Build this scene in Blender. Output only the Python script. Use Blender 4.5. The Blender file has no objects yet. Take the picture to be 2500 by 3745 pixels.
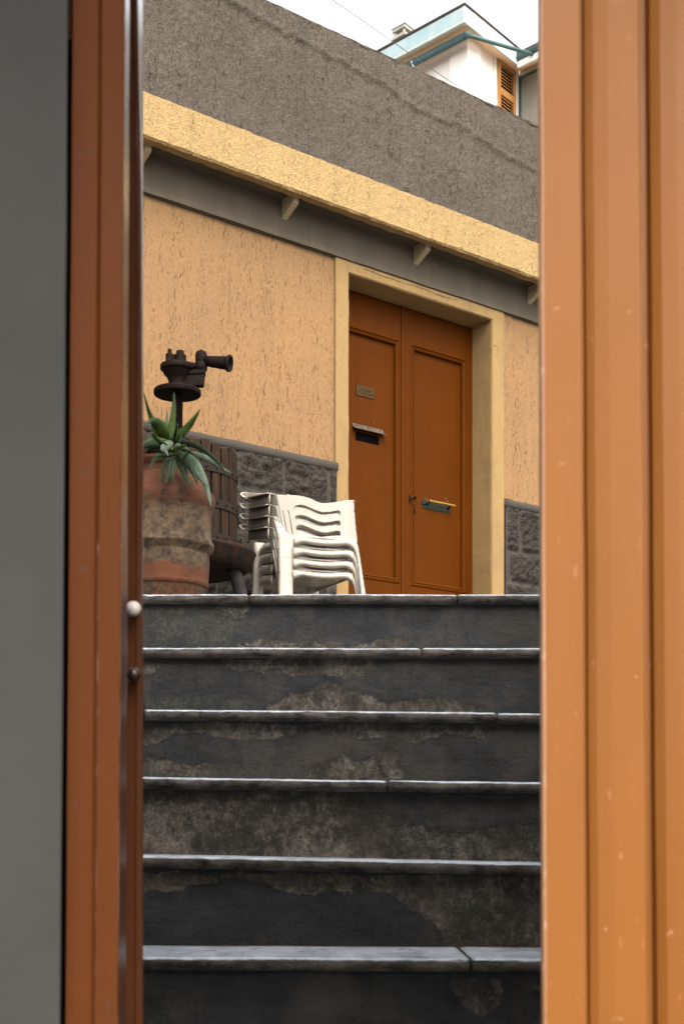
import bpy, bmesh, math, random
from mathutils import Vector, Matrix, noise, geometry
random.seed(7)
C = bpy.context.scene.collection
F, HX, HY = 5150.0, 1250.0, 3080.0          # focal length and horizon of the lens, in photo pixels
def P(px, py, d):                            # the point at distance d seen at photo position px, py
    return Vector(((px-HX)/F*d, d, (HY-py)/F*d))

# ------------------------------------------------------------------ materials
def new_mat(name):
    m = bpy.data.materials.new(name); m.use_nodes = True
    nt = m.node_tree; nt.nodes.clear()
    out = nt.nodes.new('ShaderNodeOutputMaterial'); b = nt.nodes.new('ShaderNodeBsdfPrincipled')
    nt.links.new(b.outputs[0], out.inputs[0])
    return m, nt, b
class NT:
    def __init__(s, nt): s.nt = nt
    def n(s, typ, **kw):
        x = s.nt.nodes.new(typ)
        for k, v in kw.items(): setattr(x, k, v)
        return x
    def l(s, a, b): s.nt.links.new(a, b)
    def coord(s, scale=(1,1,1), out='Object'):
        t = s.n('ShaderNodeTexCoord'); m = s.n('ShaderNodeMapping'); m.inputs['Scale'].default_value = scale
        s.l(t.outputs[out], m.inputs[0]); return m.outputs[0]
    def noise(s, vec, scale, detail=4, rough=.6, dist=0.0):
        x = s.n('ShaderNodeTexNoise'); x.inputs['Scale'].default_value = scale; x.inputs['Detail'].default_value = detail
        x.inputs['Roughness'].default_value = rough; x.inputs['Distortion'].default_value = dist
        s.l(vec, x.inputs['Vector']); return x.outputs[0]
    def vor(s, vec, scale, feature='F1'):
        x = s.n('ShaderNodeTexVoronoi', feature=feature); x.inputs['Scale'].default_value = scale
        s.l(vec, x.inputs['Vector']); return x.outputs['Distance']
    def ramp(s, fac, stops):
        r = s.n('ShaderNodeValToRGB'); cr = r.color_ramp
        while len(cr.elements) < len(stops): cr.elements.new(.5)
        for e, (p, c) in zip(cr.elements, stops):
            e.position = p; e.color = (c, c, c, 1) if isinstance(c, (int, float)) else (*c, 1)
        s.l(fac, r.inputs[0]); return r.outputs[0]
    def mix(s, fac, a, b, blend='MIX'):
        m = s.n('ShaderNodeMix', data_type='RGBA', blend_type=blend)
        for sock, v in ((m.inputs[0], fac), (m.inputs[6], a), (m.inputs[7], b)):
            if isinstance(v, (int, float)): sock.default_value = v
            elif isinstance(v, tuple): sock.default_value = (*v, 1)
            else: s.l(v, sock)
        return m.outputs[2]
    def math(s, op, a, b=0.0, clamp=False):
        m = s.n('ShaderNodeMath', operation=op); m.use_clamp = clamp
        for i, v in enumerate((a, b)):
            if isinstance(v, (int, float)): m.inputs[i].default_value = v
            else: s.l(v, m.inputs[i])
        return m.outputs[0]
    def bump(s, h, dist, strength=1.0, prev=None):
        b = s.n('ShaderNodeBump'); b.inputs['Strength'].default_value = strength; b.inputs['Distance'].default_value = dist
        s.l(h, b.inputs['Height'])
        if prev is not None: s.l(prev, b.inputs['Normal'])
        return b.outputs[0]

def stucco(name, col, col2, worm=1.0, grain=1.0, rough=.9, vert=True, stain=None, worm_z=12, cav=.5, bd=.011):
    m, nt, b = new_mat(name); g = NT(nt)
    v = g.coord()
    big = g.noise(v, 1.7, 6, .65)
    c = g.mix(g.ramp(big, [(.35, 0), (.68, 1)]), col, col2)
    fine = g.noise(v, 150, 3, .6)
    k = .66 if vert else 1.0
    mid = g.noise(g.coord((78, 78, 78*k)), 1.0, 2, .5, .0)
    coarse = g.noise(g.coord((34, 34, 26*k)), 1.0, 2, .5, .0)
    vw = g.coord((112, 112, worm_z*1.45 if vert else 112))
    w = g.noise(vw, 1.0, 3, .6, 1.5)
    patch = g.ramp(g.noise(g.coord((17, 17, 1.3)), 1.0, 3, .6), [(.47, 0), (.58, 1)])
    worms = g.ramp(w, [(.33, 1), (.385, 0)])
    worms2 = g.ramp(g.noise(g.coord((150, 150, worm_z*3.2 if vert else 150)), 1.0, 2, .5, 1.2), [(.31, 1), (.37, 0)])
    wm = g.math('MAXIMUM', g.math('MULTIPLY', worms, patch), g.math('MULTIPLY', g.math('MULTIPLY', worms2, .6), g.ramp(g.noise(g.coord((31, 31, 1.9)), 1.0, 4, .65), [(.42, .05), (.60, 1)])))
    # relief shading put into the colour: pits of the trowelled surface darker, peaks lighter
    pit = g.ramp(g.math('ADD', g.math('MULTIPLY', mid, .7), g.math('MULTIPLY', coarse, .3)), [(.36, 1), (.53, 0)])
    peak = g.ramp(mid, [(.56, 0), (.72, 1)])
    c = g.mix(g.math('MULTIPLY', pit, cav), c, tuple(x*.50 for x in col))
    c = g.mix(g.math('MULTIPLY', peak, cav*.55), c, tuple(min(1, x*1.45) for x in col))
    c = g.mix(g.math('MULTIPLY', wm, .6*min(1, worm)), c, tuple(x*.42 for x in col))
    if stain:
        st = g.ramp(g.noise(g.coord((7, 7, 1.2)), 1.0, 6, .7), [(.5, 0), (.72, .6)])
        c = g.mix(st, c, stain)
    g.l(c, b.inputs['Base Color']); b.inputs['Roughness'].default_value = rough; b.inputs['Specular IOR Level'].default_value = .1
    h = g.math('SUBTRACT', g.math('ADD', g.math('MULTIPLY', fine, .55*grain), g.math('ADD', g.math('MULTIPLY', mid, .55*grain), g.math('MULTIPLY', coarse, .25*grain))), g.math('MULTIPLY', wm, 1.3*worm))
    g.l(g.bump(h, bd), b.inputs['Normal'])
    return m
def paint(name, col, col2, rough=.38, chips=(.5, .4, .33), chip_amt=.0, coat=.0, wood=.3, bumpd=.0012, chip_scale=1.0, spec=.28):
    m, nt, b = new_mat(name); g = NT(nt)
    v = g.coord(); st = g.coord((22, 22, 1.4))
    n1 = g.noise(st, 1.0, 5, .6)
    c = g.mix(g.ramp(g.noise(v, 2.6, 4, .6), [(.35, 0), (.7, 1)]), col, col2)
    c = g.mix(g.math('MULTIPLY', g.ramp(n1, [(.35, 1), (.6, 0)]), wood), c, tuple(x*.78 for x in col))
    if chip_amt:
        sp = g.ramp(g.noise(v, 38*chip_scale, 3, .6), [(.70-chip_amt*.1, 0), (.735-chip_amt*.1, 1)])
        sp2 = g.ramp(g.noise(g.coord((30, 30, 9)), 1.7*chip_scale, 3, .6), [(.69-chip_amt*.1, 0), (.73-chip_amt*.1, .7)])
        k = g.math('MAXIMUM', sp, sp2)
        sepz = g.n('ShaderNodeSeparateXYZ'); g.l(v, sepz.inputs[0])
        k = g.math('MULTIPLY', k, g.ramp(g.math('DIVIDE', sepz.outputs[2], 2.4), [(.2, 1), (.75, .35)]))
        c = g.mix(g.math('MULTIPLY', k, .6), c, chips)
    g.l(c, b.inputs['Base Color'])
    g.l(g.ramp(g.noise(v, 6, 4, .6), [(.3, rough-.07), (.7, rough+.12)]), b.inputs['Roughness'])
    b.inputs['Specular IOR Level'].default_value = spec; b.inputs['Coat Weight'].default_value = coat; b.inputs['Coat Roughness'].default_value = .2
    h = g.math('ADD', g.math('MULTIPLY', n1, 1.0), g.math('MULTIPLY', g.noise(v, 55, 3, .6), .6))
    g.l(g.bump(h, bumpd), b.inputs['Normal'])
    return m
def simple(name, col, col2=None, rough=.5, metal=0.0, scale=12, bumpd=.001, nscale=60, spots=None, stretch=(1,1,1)):
    m, nt, b = new_mat(name); g = NT(nt)
    v = g.coord(stretch); col2 = col2 or tuple(x*.7 for x in col)
    c = g.mix(g.ramp(g.noise(v, scale, 5, .65), [(.35, 0), (.65, 1)]), col, col2)
    if spots:
        c = g.mix(g.ramp(g.noise(v, scale*3.1, 5, .7), [(spots[1], 0), (spots[1]+.08, 1)]), c, spots[0])
    g.l(c, b.inputs['Base Color']); b.inputs['Metallic'].default_value = metal; b.inputs['Specular IOR Level'].default_value = (0 if name == 'dark_void' else .08) if rough > .5 else .4
    g.l(g.ramp(g.noise(v, scale*1.7, 3, .6), [(.3, max(.05, rough-.08)), (.7, min(1, rough+.1))]), b.inputs['Roughness'])
    g.l(g.bump(g.noise(v, nscale, 5, .65), bumpd), b.inputs['Normal'])
    return m

M = {}
M['peach'] = stucco('peach_stucco', (.246, .136, .059), (.208, .120, .058), worm=.7, grain=.7, stain=(.185, .105, .050), cav=.12, bd=.0085)
M['yellow'] = stucco('yellow_stucco', (.350, .236, .104), (.325, .212, .090), worm=.45, grain=1.2, worm_z=22, cav=.15, stain=(.30, .20, .088))
M['surround'] = stucco('smooth_cream_render', (.262, .165, .066), (.228, .143, .060), worm=.08, grain=.22, stain=(.15, .105, .06), cav=.08)
M['grey_stucco'] = stucco('grey_stucco', (.106, .084, .063), (.086, .068, .051), worm=1.2, grain=1.5, cav=.42, stain=(.062, .051, .040), worm_z=10)
M['cement'] = stucco('dark_cement', (.092, .073, .052), (.072, .058, .042), worm=.0, grain=.12, stain=(.11, .09, .066), cav=.06)
M['moulding'] = stucco('grey_cement_moulding', (.053, .044, .035), (.045, .037, .030), worm=.0, grain=.2, cav=.1)
M['stone'] = stucco('rough_grey_stone', (.058, .048, .038), (.042, .035, .028), worm=.3, grain=2.2, vert=False, cav=.9)
M['bracket'] = simple('pale_bracket_stone', (.36, .29, .18), (.28, .22, .135), rough=.8, scale=9, bumpd=.002)
M['door'] = paint('brown_orange_door_paint', (.073, .0180, .0009), (.063, .0158, .0008), spec=.03, rough=.5, chip_amt=0, chips=(.4, .26, .18), wood=.55)
M['gate_paint_lit'] = paint('worn_orange_gate_paint_lit', (.200, .072, .0135), (.178, .063, .012), spec=.12, rough=.36, chip_amt=.06, chips=(.33, .16, .08), wood=.3, bumpd=.0004, chip_scale=2.2, coat=.04)  # lit version of the gate paint, brightness put into the colour
M['edge_highlight'] = paint('painted_edge_highlight', (.30, .135, .060), (.40, .215, .135), rough=.25, chip_amt=.9, chips=(.50, .33, .24), wood=.1, bumpd=.0004, spec=.5, chip_scale=1.2)  # pale glossy strip painting a highlight along the rounded edge of the leaf
M['post_worn'] = paint('chipped_post_edge_paint', (.080, .024, .007), (.13, .06, .03), rough=.5, chip_amt=1.5, chips=(.24, .16, .11), wood=.1, bumpd=.0004, spec=.1, chip_scale=.8)
M['gate_paint_shaded'] = paint('orange_gate_paint_shaded', (.076, .022, .0055), (.066, .019, .005), spec=.05, rough=.42, chip_amt=.25, chips=(.06, .03, .018), wood=.3)  # same gate paint as the leaf, shade put into a darker colour
M['edge_paint'] = paint('dark_varnished_paint', (.062, .020, .007), (.048, .015, .005), rough=.2, coat=.5, wood=.3)
M['facade'] = simple('smooth_grey_render', (.043, .0415, .037), (.034, .033, .0295), rough=.85, scale=2.2, bumpd=.0004, nscale=45, spots=((.03, .027, .024), .80))
M['iron'] = simple('rusty_black_iron', (.0048, .0033, .0026), (.011, .005, .003), rough=.62, metal=.1, scale=16, bumpd=.002, nscale=90)
M['hoop'] = simple('dark_iron_hoop', (.016, .011, .009), (.022, .013, .009), rough=.6, metal=.1, scale=14, bumpd=.001)
M['stave'] = simple('weathered_stave_wood', (.034, .0185, .0095), (.011, .0065, .0045), rough=.8, scale=6, bumpd=.003, nscale=14, spots=((.062, .037, .02), .60), stretch=(9, 9, 1.2))
M['tray'] = simple('rusty_press_tray', (.013, .009, .007), (.034, .013, .006), rough=.75, scale=9, bumpd=.003, spots=((.009, .008, .007), .5))
M['leg_stone'] = simple('pitted_grey_iron_leg', (.028, .024, .022), (.016, .014, .012), rough=.7, scale=20, bumpd=.002)
M['brass_old'] = simple('tarnished_plate', (.026, .023, .017), (.014, .018, .012), rough=.55, metal=.1, scale=60)
M['brass'] = simple('polished_brass', (.42, .24, .045), (.3, .16, .03), rough=.35, metal=.7, scale=40)
M['plate'] = simple('brown_brass_name_plate', (.052, .028, .007), (.044, .023, .006), rough=.55, metal=.1, scale=30)
M['steel'] = simple('dull_steel', (.10, .075, .052), (.075, .055, .038), rough=.55, metal=.2, scale=30)
M['ink'] = simple('engraved_black', (.012, .007, .004), rough=.7)
M['black'] = simple('dark_void', (.004, .0035, .0035), rough=.9)
M['white_enamel'] = simple('white_enamel', (.45, .38, .34), (.38, .33, .29), rough=.18)
M['dark_knob'] = simple('dark_bronze_knob', (.04, .022, .014), (.03, .016, .01), rough=.25, metal=.5)
M['soil'] = simple('dark_soil', (.02, .014, .010), rough=.95, bumpd=.01)
M['house_wall'] = simple('pale_pink_render', (.86, .77, .70), (.84, .74, .67), rough=.9, scale=1.2)
M['house_wing'] = simple('beige_render', (.60, .50, .36), (.55, .45, .32), rough=.9, scale=2)
M['fascia'] = simple('pale_blue_fascia', (.30, .41, .42), (.44, .48, .47), rough=.8, scale=2.5, stretch=(1, 1, .5))
M['fascia_pale'] = simple('faded_white_blue_fascia', (.62, .70, .69), (.5, .60, .59), rough=.8, scale=2.5)
M['soffit'] = simple('peach_soffit', (.78, .58, .38), (.72, .54, .36), rough=.9, scale=1.5)
M['gutter'] = simple('blue_green_gutter', (.075, .125, .125), (.06, .10, .10), rough=.6, scale=3)
M['gutter_dark'] = simple('dark_green_gutter', (.035, .085, .080), (.05, .10, .09), rough=.5, scale=3)
M['roof'] = simple('slate_roof_edge', (.13, .10, .075), (.09, .075, .06), rough=.9, scale=4)
M['shutter'] = simple('orange_brown_shutter', (.38, .18, .050), (.33, .15, .045), rough=.5, scale=3)
M['white_trim'] = simple('white_trim', (.80, .76, .70), (.75, .7, .64), rough=.7)
M['glass'] = simple('grey_blind_glass', (.24, .23, .19), (.32, .30, .25), rough=.25, scale=1.2)
M['chimney'] = simple('grey_chimney_cement', (.42, .40, .33), (.33, .31, .26), rough=.9, scale=3)
M['cable'] = simple('black_cable', (.12, .12, .12), rough=.6)
M['ground'] = simple('old_grey_paving', (.16, .15, .135), (.11, .10, .09), rough=.85, scale=2)

def plastic():
    m, nt, b = new_mat('white_garden_plastic'); g = NT(nt); v = g.coord()
    c = g.mix(g.ramp(g.noise(v, 5, 4, .6), [(.4, 0), (.75, .7)]), (.335, .295, .24), (.285, .245, .185))
    c = g.mix(g.ramp(g.noise(g.coord((30, 30, 8)), 1.5, 4, .7), [(.64, 0), (.74, .5)]), c, (.20, .15, .095))
    g.l(c, b.inputs['Base Color']); b.inputs['Roughness'].default_value = .38
    b.inputs['Subsurface Weight'].default_value = .12; b.inputs['Subsurface Radius'].default_value = (.02, .015, .01)
    b.inputs['Subsurface Scale'].default_value = .4
    return m
M['plastic'] = plastic()

def tread_mat():
    m, nt, b = new_mat('worn_slate_tread'); g = NT(nt)
    v = g.coord()
    n1 = g.noise(g.coord((5, 2.2, 5)), 2.0, 7, .68, .7)
    c = g.mix(g.ramp(n1, [(.38, 0), (.62, 1)]), (.25, .275, .315), (.46, .48, .52))
    c = g.mix(g.ramp(g.noise(g.coord((9, 5, 9)), 1.6, 6, .75, .8), [(.60, 0), (.66, .75)]), c, (.50, .50, .50))
    c = g.mix(g.ramp(g.noise(v, 21, 6, .75), [(.56, 0), (.68, .6)]), c, (.12, .115, .11))
    # grimy nosing face; upward parts painted paler as a sky highlight, and glossier
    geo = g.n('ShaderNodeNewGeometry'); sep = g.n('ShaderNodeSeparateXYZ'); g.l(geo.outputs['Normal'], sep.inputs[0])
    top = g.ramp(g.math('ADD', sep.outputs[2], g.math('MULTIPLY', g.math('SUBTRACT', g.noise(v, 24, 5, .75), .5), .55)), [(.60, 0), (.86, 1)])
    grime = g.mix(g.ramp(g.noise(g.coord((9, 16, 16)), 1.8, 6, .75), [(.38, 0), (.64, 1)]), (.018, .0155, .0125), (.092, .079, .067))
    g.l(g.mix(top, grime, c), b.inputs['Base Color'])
    g.l(g.ramp(top, [(0, .85), (1, .25)]), b.inputs['Roughness'])
    g.l(g.ramp(top, [(0, .1), (1, .5)]), b.inputs['Specular IOR Level'])
    tool = g.noise(g.coord((150, 40, 40)), 1.0, 3, .6)
    hgt = g.math('ADD', g.math('MULTIPLY', g.noise(v, 70, 6, .75), .9), g.math('MULTIPLY', tool, .4))
    g.l(g.bump(hgt, .003), b.inputs['Normal'])
    return m
M['tread'] = tread_mat()

def riser_mat():
    m, nt, b = new_mat('peeling_riser_paint'); g = NT(nt)
    v = g.coord(); at = g.n('ShaderNodeAttribute', attribute_name='wear'); sep = g.n('ShaderNodeSeparateColor')
    g.l(at.outputs['Color'], sep.inputs[0])
    fine = g.math('ADD', g.math('MULTIPLY', g.noise(v, 30, 8, .78), .65), g.math('MULTIPLY', g.noise(g.coord((60, 60, 25)), 1.6, 6, .75), .35)); fine2 = g.noise(v, 130, 4, .7)
    edge = g.math('ADD', sep.outputs[0], g.math('MULTIPLY', g.math('SUBTRACT', fine, .5), 3.0))
    pl = g.ramp(edge, [(.44, 0), (.60, 1)])
    dark = g.mix(g.ramp(g.noise(g.coord((8, 8, 15)), 1.6, 6, .75), [(.35, 0), (.7, 1)]), (.0120, .0118, .0116), (.0270, .0275, .0285))
    dark = g.mix(g.ramp(g.noise(v, 5.5, 9, .78), [(.46, 0), (.64, .85)]), dark, (.046, .038, .029))
    dark = g.mix(g.ramp(g.noise(g.coord((26, 26, 5)), 1.5, 6, .75), [(.55, 0), (.70, .7)]), dark, (.009, .008, .007))
    plaster = g.mix(g.ramp(g.noise(v, 9, 6, .7), [(.34, 0), (.66, 1)]), (.078, .064, .049), (.165, .138, .110))
    mold = g.ramp(g.math('ADD', g.math('MULTIPLY', g.noise(g.coord((30, 30, 19)), 1.4, 8, .78), .6), g.math('MULTIPLY', g.noise(v, 6, 5, .7), .4)), [(.43, 0), (.545, .95)])
    plaster = g.mix(mold, plaster, (.022, .018, .013))
    plaster = g.mix(g.ramp(fine2, [(.40, .5), (.56, 0)]), plaster, (.026, .021, .016))
    plaster = g.mix(g.ramp(g.noise(v, 75, 6, .8), [(.57, 0), (.68, .4)]), plaster, (.22, .185, .15))
    # a grimy rim where the paint lifts
    rim = g.ramp(edge, [(.40, 0), (.50, .8), (.62, 0)])
    c = g.mix(pl, dark, plaster)
    c = g.mix(g.math('MULTIPLY', rim, .4), c, (.034, .028, .022))
    mossm = g.math('MULTIPLY', sep.outputs[1], g.ramp(g.noise(v, 26, 6, .8), [(.40, 0), (.58, 1)]))
    c = g.mix(g.math('MULTIPLY', mossm, .8), c, g.mix(g.ramp(fine2, [(.4, 0), (.6, 1)]), (.020, .021, .013), (.052, .050, .036)))
    wash = g.math('MULTIPLY', sep.outputs[2], g.ramp(g.noise(g.coord((16, 16, 3)), 1.3, 5, .7), [(.3, .15), (.65, .85)]))
    c = g.mix(wash, c, (.030, .025, .019))
    g.l(c, b.inputs['Base Color']); b.inputs['Roughness'].default_value = .8; b.inputs['Specular IOR Level'].default_value = .2
    brush = g.noise(g.coord((26, 26, 48)), 1.0, 5, .7)
    h = g.math('ADD', g.math('MULTIPLY', g.math('MULTIPLY', fine, 1.2), g.ramp(edge, [(.35, .35), (.6, 1)])), g.math('SUBTRACT', g.math('MULTIPLY', brush, .5), g.math('MULTIPLY', pl, .35)))
    h = g.math('ADD', h, g.math('MULTIPLY', fine2, .25))
    g.l(g.bump(h, .008), b.inputs['Normal'])
    return m
M['riser'] = riser_mat()

def terracotta():
    m, nt, b = new_mat('weathered_terracotta'); g = NT(nt); v = g.coord()
    clay = g.mix(g.ramp(g.noise(v, 5, 5, .6), [(.35, 0), (.65, 1)]), (.088, .0280, .0105), (.044, .0160, .0072))
    lime = g.mix(g.ramp(g.noise(v, 17, 7, .75), [(.42, 0), (.60, 1)]), (.082, .054, .030), (.026, .015, .009))
    sep = g.n('ShaderNodeSeparateXYZ'); g.l(v, sep.inputs[0])
    n = g.math('ADD', g.math('MULTIPLY', g.noise(v, 7, 7, .72), .7), g.math('MULTIPLY', g.noise(v, 34, 4, .7), .3))
    band = g.ramp(g.math('DIVIDE', sep.outputs[2], .82), [(.0, .3), (.36, .52), (.42, .38), (.50, .62), (.62, .66), (.72, .55), (.80, .40), (.86, .30), (.95, .22)])
    c = g.mix(g.ramp(g.math('ADD', n, g.math('SUBTRACT', band, .5)), [(.47, 0), (.56, 1)]), clay, lime)
    dirt = g.ramp(g.noise(v, 15, 5, .7), [(.56, 0), (.66, .9)])
    c = g.mix(dirt, c, (.016, .011, .008))
    g.l(c, b.inputs['Base Color']); b.inputs['Roughness'].default_value = .85; b.inputs['Specular IOR Level'].default_value = .2
    g.l(g.bump(g.noise(v, 50, 5, .7), .004), b.inputs['Normal'])
    return m
M['terracotta'] = terracotta()
def aloe_mat(name, a, b_, sheen):
    m, nt, b = new_mat(name); g = NT(nt); v = g.coord()
    c = g.mix(g.ramp(g.noise(v, 18, 4, .6), [(.35, 0), (.65, 1)]), a, b_)
    c = g.mix(g.ramp(g.vor(v, 95), [(.10, .6), (.17, 0)]), c, tuple(min(1, x*2.0) for x in b_))
    g.l(c, b.inputs['Base Color']); b.inputs['Roughness'].default_value = sheen; b.inputs['Specular IOR Level'].default_value = .14
    g.l(g.bump(g.noise(v, 70, 3, .6), .002), b.inputs['Normal'])
    return m
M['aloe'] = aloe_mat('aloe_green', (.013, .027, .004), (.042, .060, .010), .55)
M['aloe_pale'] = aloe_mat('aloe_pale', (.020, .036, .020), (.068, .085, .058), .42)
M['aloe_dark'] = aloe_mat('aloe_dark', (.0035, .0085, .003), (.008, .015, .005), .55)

# ------------------------------------------------------------------ building helpers
def mesh_obj(name, verts, faces, mat, parent=None, smooth=False, loc=None, rot=None):
    me = bpy.data.meshes.new(name); me.from_pydata([tuple(v) for v in verts], [], faces); me.update()
    o = bpy.data.objects.new(name, me); C.objects.link(o)
    if mat is not None: me.materials.append(mat)
    if smooth:
        for p in me.polygons: p.use_smooth = True
    if parent is not None: o.parent = parent
    if loc is not None: o.location = loc
    if rot is not None: o.rotation_euler = rot
    return o
def fixn(o):
    bm = bmesh.new(); bm.from_mesh(o.data); bmesh.ops.recalc_face_normals(bm, faces=bm.faces); bm.to_mesh(o.data); bm.free(); return o
def bevel(o, w, seg=2):
    m = o.modifiers.new('b', 'BEVEL'); m.width = w; m.segments = seg; m.limit_method = 'ANGLE'; m.angle_limit = math.radians(35); return o
def tag(o, label, cat, group=None, kind=None):
    if label: o['label'] = label
    if cat: o['category'] = cat
    if group: o['group'] = group
    if kind: o['kind'] = kind
    return o
def empty(name, loc=(0,0,0), rz=0, label=None, cat=None, group=None, kind=None):
    o = bpy.data.objects.new(name, None); C.objects.link(o); o.location = loc; o.rotation_euler = (0,0,rz)
    o.empty_display_size = .1
    return tag(o, label, cat, group, kind)
class MB:
    def __init__(s): s.v = []; s.f = []
    def add(s, vs, fs):
        k = len(s.v); s.v += [Vector(x) for x in vs]; s.f += [tuple(i+k for i in f) for f in fs]; return s
    def hexa(s, p):                       # eight corners: bottom 4 then top 4
        return s.add(p, [(0,3,2,1),(4,5,6,7),(0,1,5,4),(1,2,6,5),(2,3,7,6),(3,0,4,7)])
    def box(s, x0, x1, y0, y1, z0, z1):
        return s.hexa([(x0,y0,z0),(x1,y0,z0),(x1,y1,z0),(x0,y1,z0),(x0,y0,z1),(x1,y0,z1),(x1,y1,z1),(x0,y1,z1)])
    def grid(s, pts, closed=False, capped=False):       # rows of equal length
        k = len(s.v); n = len(pts[0])
        for r in pts: s.v += [Vector(x) for x in r]
        for i in range(len(pts)-1):
            for j in range(n if closed else n-1):
                a = k+i*n+j; b = k+i*n+(j+1) % n
                s.f.append((a, b, b+n, a+n))
        if capped and closed:
            s.f.append(tuple(k+j for j in range(n))[::-1]); s.f.append(tuple(k+(len(pts)-1)*n+j for j in range(n)))
        return s
    def tube(s, path, r, seg=10, cap=True, flat=1.0):
        rows = []; path = [Vector(p) for p in path]; up = None
        for i, p in enumerate(path):
            t = (path[min(i+1, len(path)-1)]-path[max(i-1, 0)]).normalized()
            if up is None: up = Vector((0,0,1)) if abs(t.z) < .9 else Vector((1,0,0))
            a = t.cross(up).normalized(); b = a.cross(t).normalized(); up = b
            rr = r[i] if isinstance(r, (list, tuple)) else r
            rows.append([p+a*math.cos(2*math.pi*k/seg)*rr+b*math.sin(2*math.pi*k/seg)*rr*flat for k in range(seg)])
        return s.grid(rows, True, cap)
    def lathe(s, prof, c=(0,0,0), seg=48, cap=True, axis=None):
        rows = []
        c = Vector(c); R = Matrix.Identity(3)
        if axis is not None: R = Vector((0,0,1)).rotation_difference(Vector(axis)).to_matrix()
        for r, z in prof:
            rows.append([c+R @ Vector((r*math.cos(2*math.pi*k/seg), r*math.sin(2*math.pi*k/seg), z)) for k in range(seg)])
        return s.grid(rows, True, cap)
    def ball(s, c, r, seg=16, ring=9, sx=1, sy=1, sz=1):
        rows = []
        for i in range(ring+1):
            a = -math.pi/2+math.pi*i/ring; rr = max(1e-5, math.cos(a))*r
            rows.append([(c[0]+rr*math.cos(2*math.pi*k/seg)*sx, c[1]+rr*math.sin(2*math.pi*k/seg)*sy, c[2]+math.sin(a)*r*sz) for k in range(seg)])
        return s.grid(rows, True, True)
    def build(s, name, mat, parent=None, smooth=False, bev=0, loc=None, rot=None, fix=True):
        o = mesh_obj(name, s.v, s.f, mat, parent, smooth, loc, rot)
        if fix: fixn(o)
        if bev: bevel(o, bev)
        return o
def inpoly(x, y, poly):
    c = False; n = len(poly); j = n-1
    for i in range(n):
        xi, yi = poly[i]; xj, yj = poly[j]
        if (yi > y) != (yj > y) and x < (xj-xi)*(y-yi)/(yj-yi)+xi: c = not c
        j = i
    return c
def fbm(p, sc, oct=3):
    return noise.fractal(Vector(p)*sc, 1.0, 2.0, oct)

# ------------------------------------------------------------------ the wall frame
NU = math.hypot(6391, 5150); U = Vector((6391/NU, 5150/NU, 0)); N = Vector((5150/NU, -6391/NU, 0))
W0 = P(1271, HY, 7.05); WANG = math.atan2(U.y, U.x)
def W(px, py, n=0.0):                      # photo position -> (s, z) on the wall plane pushed out by n
    a = W0+N*n; d = Vector(((px-HX)/F, 1, (HY-py)/F))
    t = a.dot(N)/d.dot(N); p = d*t
    return (p-a).dot(U), p.z
def Ws(px, n=0.0): return W(px, HY, n)[0]
ZL = .6386                                  # level of the landing
def wall_root(name, *a, **k):
    return empty(name, (W0.x, W0.y, 0), WANG, *a, **k)
# inside these roots: x = along the wall, -y = towards the viewer, z = up

# ------------------------------------------------------------------ the yellow house front
bld = wall_root('house_front', label='low peach and yellow rendered house front with grey parapet above the steps', cat='building')
S0, S1 = -4.6, 4.2
dl, dr = 0.0, Ws(1792)                      # opening
zt = 2.843
def wall_panel(s0, s1, z0, z1, y0=0, y1=.35): return MB().box(s0, s1, y0, y1, z0, z1)
frz_z0 = W(531, 708)[1]
zf0, zsof = 2.905, 3.086
w = MB()
w.box(S0, dl-.025, 0, .35, ZL-.1, 3.2); w.box(dr+.025, S1, 0, .35, ZL-.1, 3.2); w.box(dl-.025, dr+.025, 0, .35, zt+.02, 3.2)
w.build('wall', M['peach'], bld)
# grey recessed frieze under the overhang, a slab proud of the wall
def strip(name, prof, s0, s1, step, amp, mat, parent, sc=9, smooth=False, amp_idx=None, seed=0):
    rows = []; n = max(2, int((s1-s0)/step)); n = int(n)
    for i in range(n+1):
        s = s0+(s1-s0)*i/n; row = []
        for k, (y, z) in enumerate(prof):
            a = amp if amp_idx is None else amp_idx[k]
            row.append((s, y+a*fbm((s, k*3.1+seed, 1), sc), z+a*fbm((s, k*3.1+seed, 7), sc)))
        rows.append(row)
    return MB().grid(rows, True, True).build(name, mat, parent, smooth)
sA = dl-Ws(1271)+Ws(1222)
strip('frieze', [(-.03, zsof+.02), (-.022, 3.0), (-.02, zf0+.03), (-.026, zf0), (0.002, zf0-.006), (.002, zsof+.02)], S0, S1, .03, .002, M['cement'], bld, seed=3)
strip('soffit', [(-.150, zsof+.03), (-.150, zsof), (-.02, zsof-.004), (-.02, zsof+.03)], S0, S1, .05, .002, M['cement'], bld, seed=5)
# overhanging yellow band
zb0, zb1 = 3.058, 3.247
strip('overhang_band', [(-.1875, zb1+.003), (-.184, zb0+.010), (-.174, zb0), (-.124, zb0+.004), (-.120, zsof+.012), (-.120, zb1+.006)], S0, S1, .012, .0, M['yellow'], bld, sc=14, amp_idx=[.004, .003, .0028, .005, .004, .002], seed=9)
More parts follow.
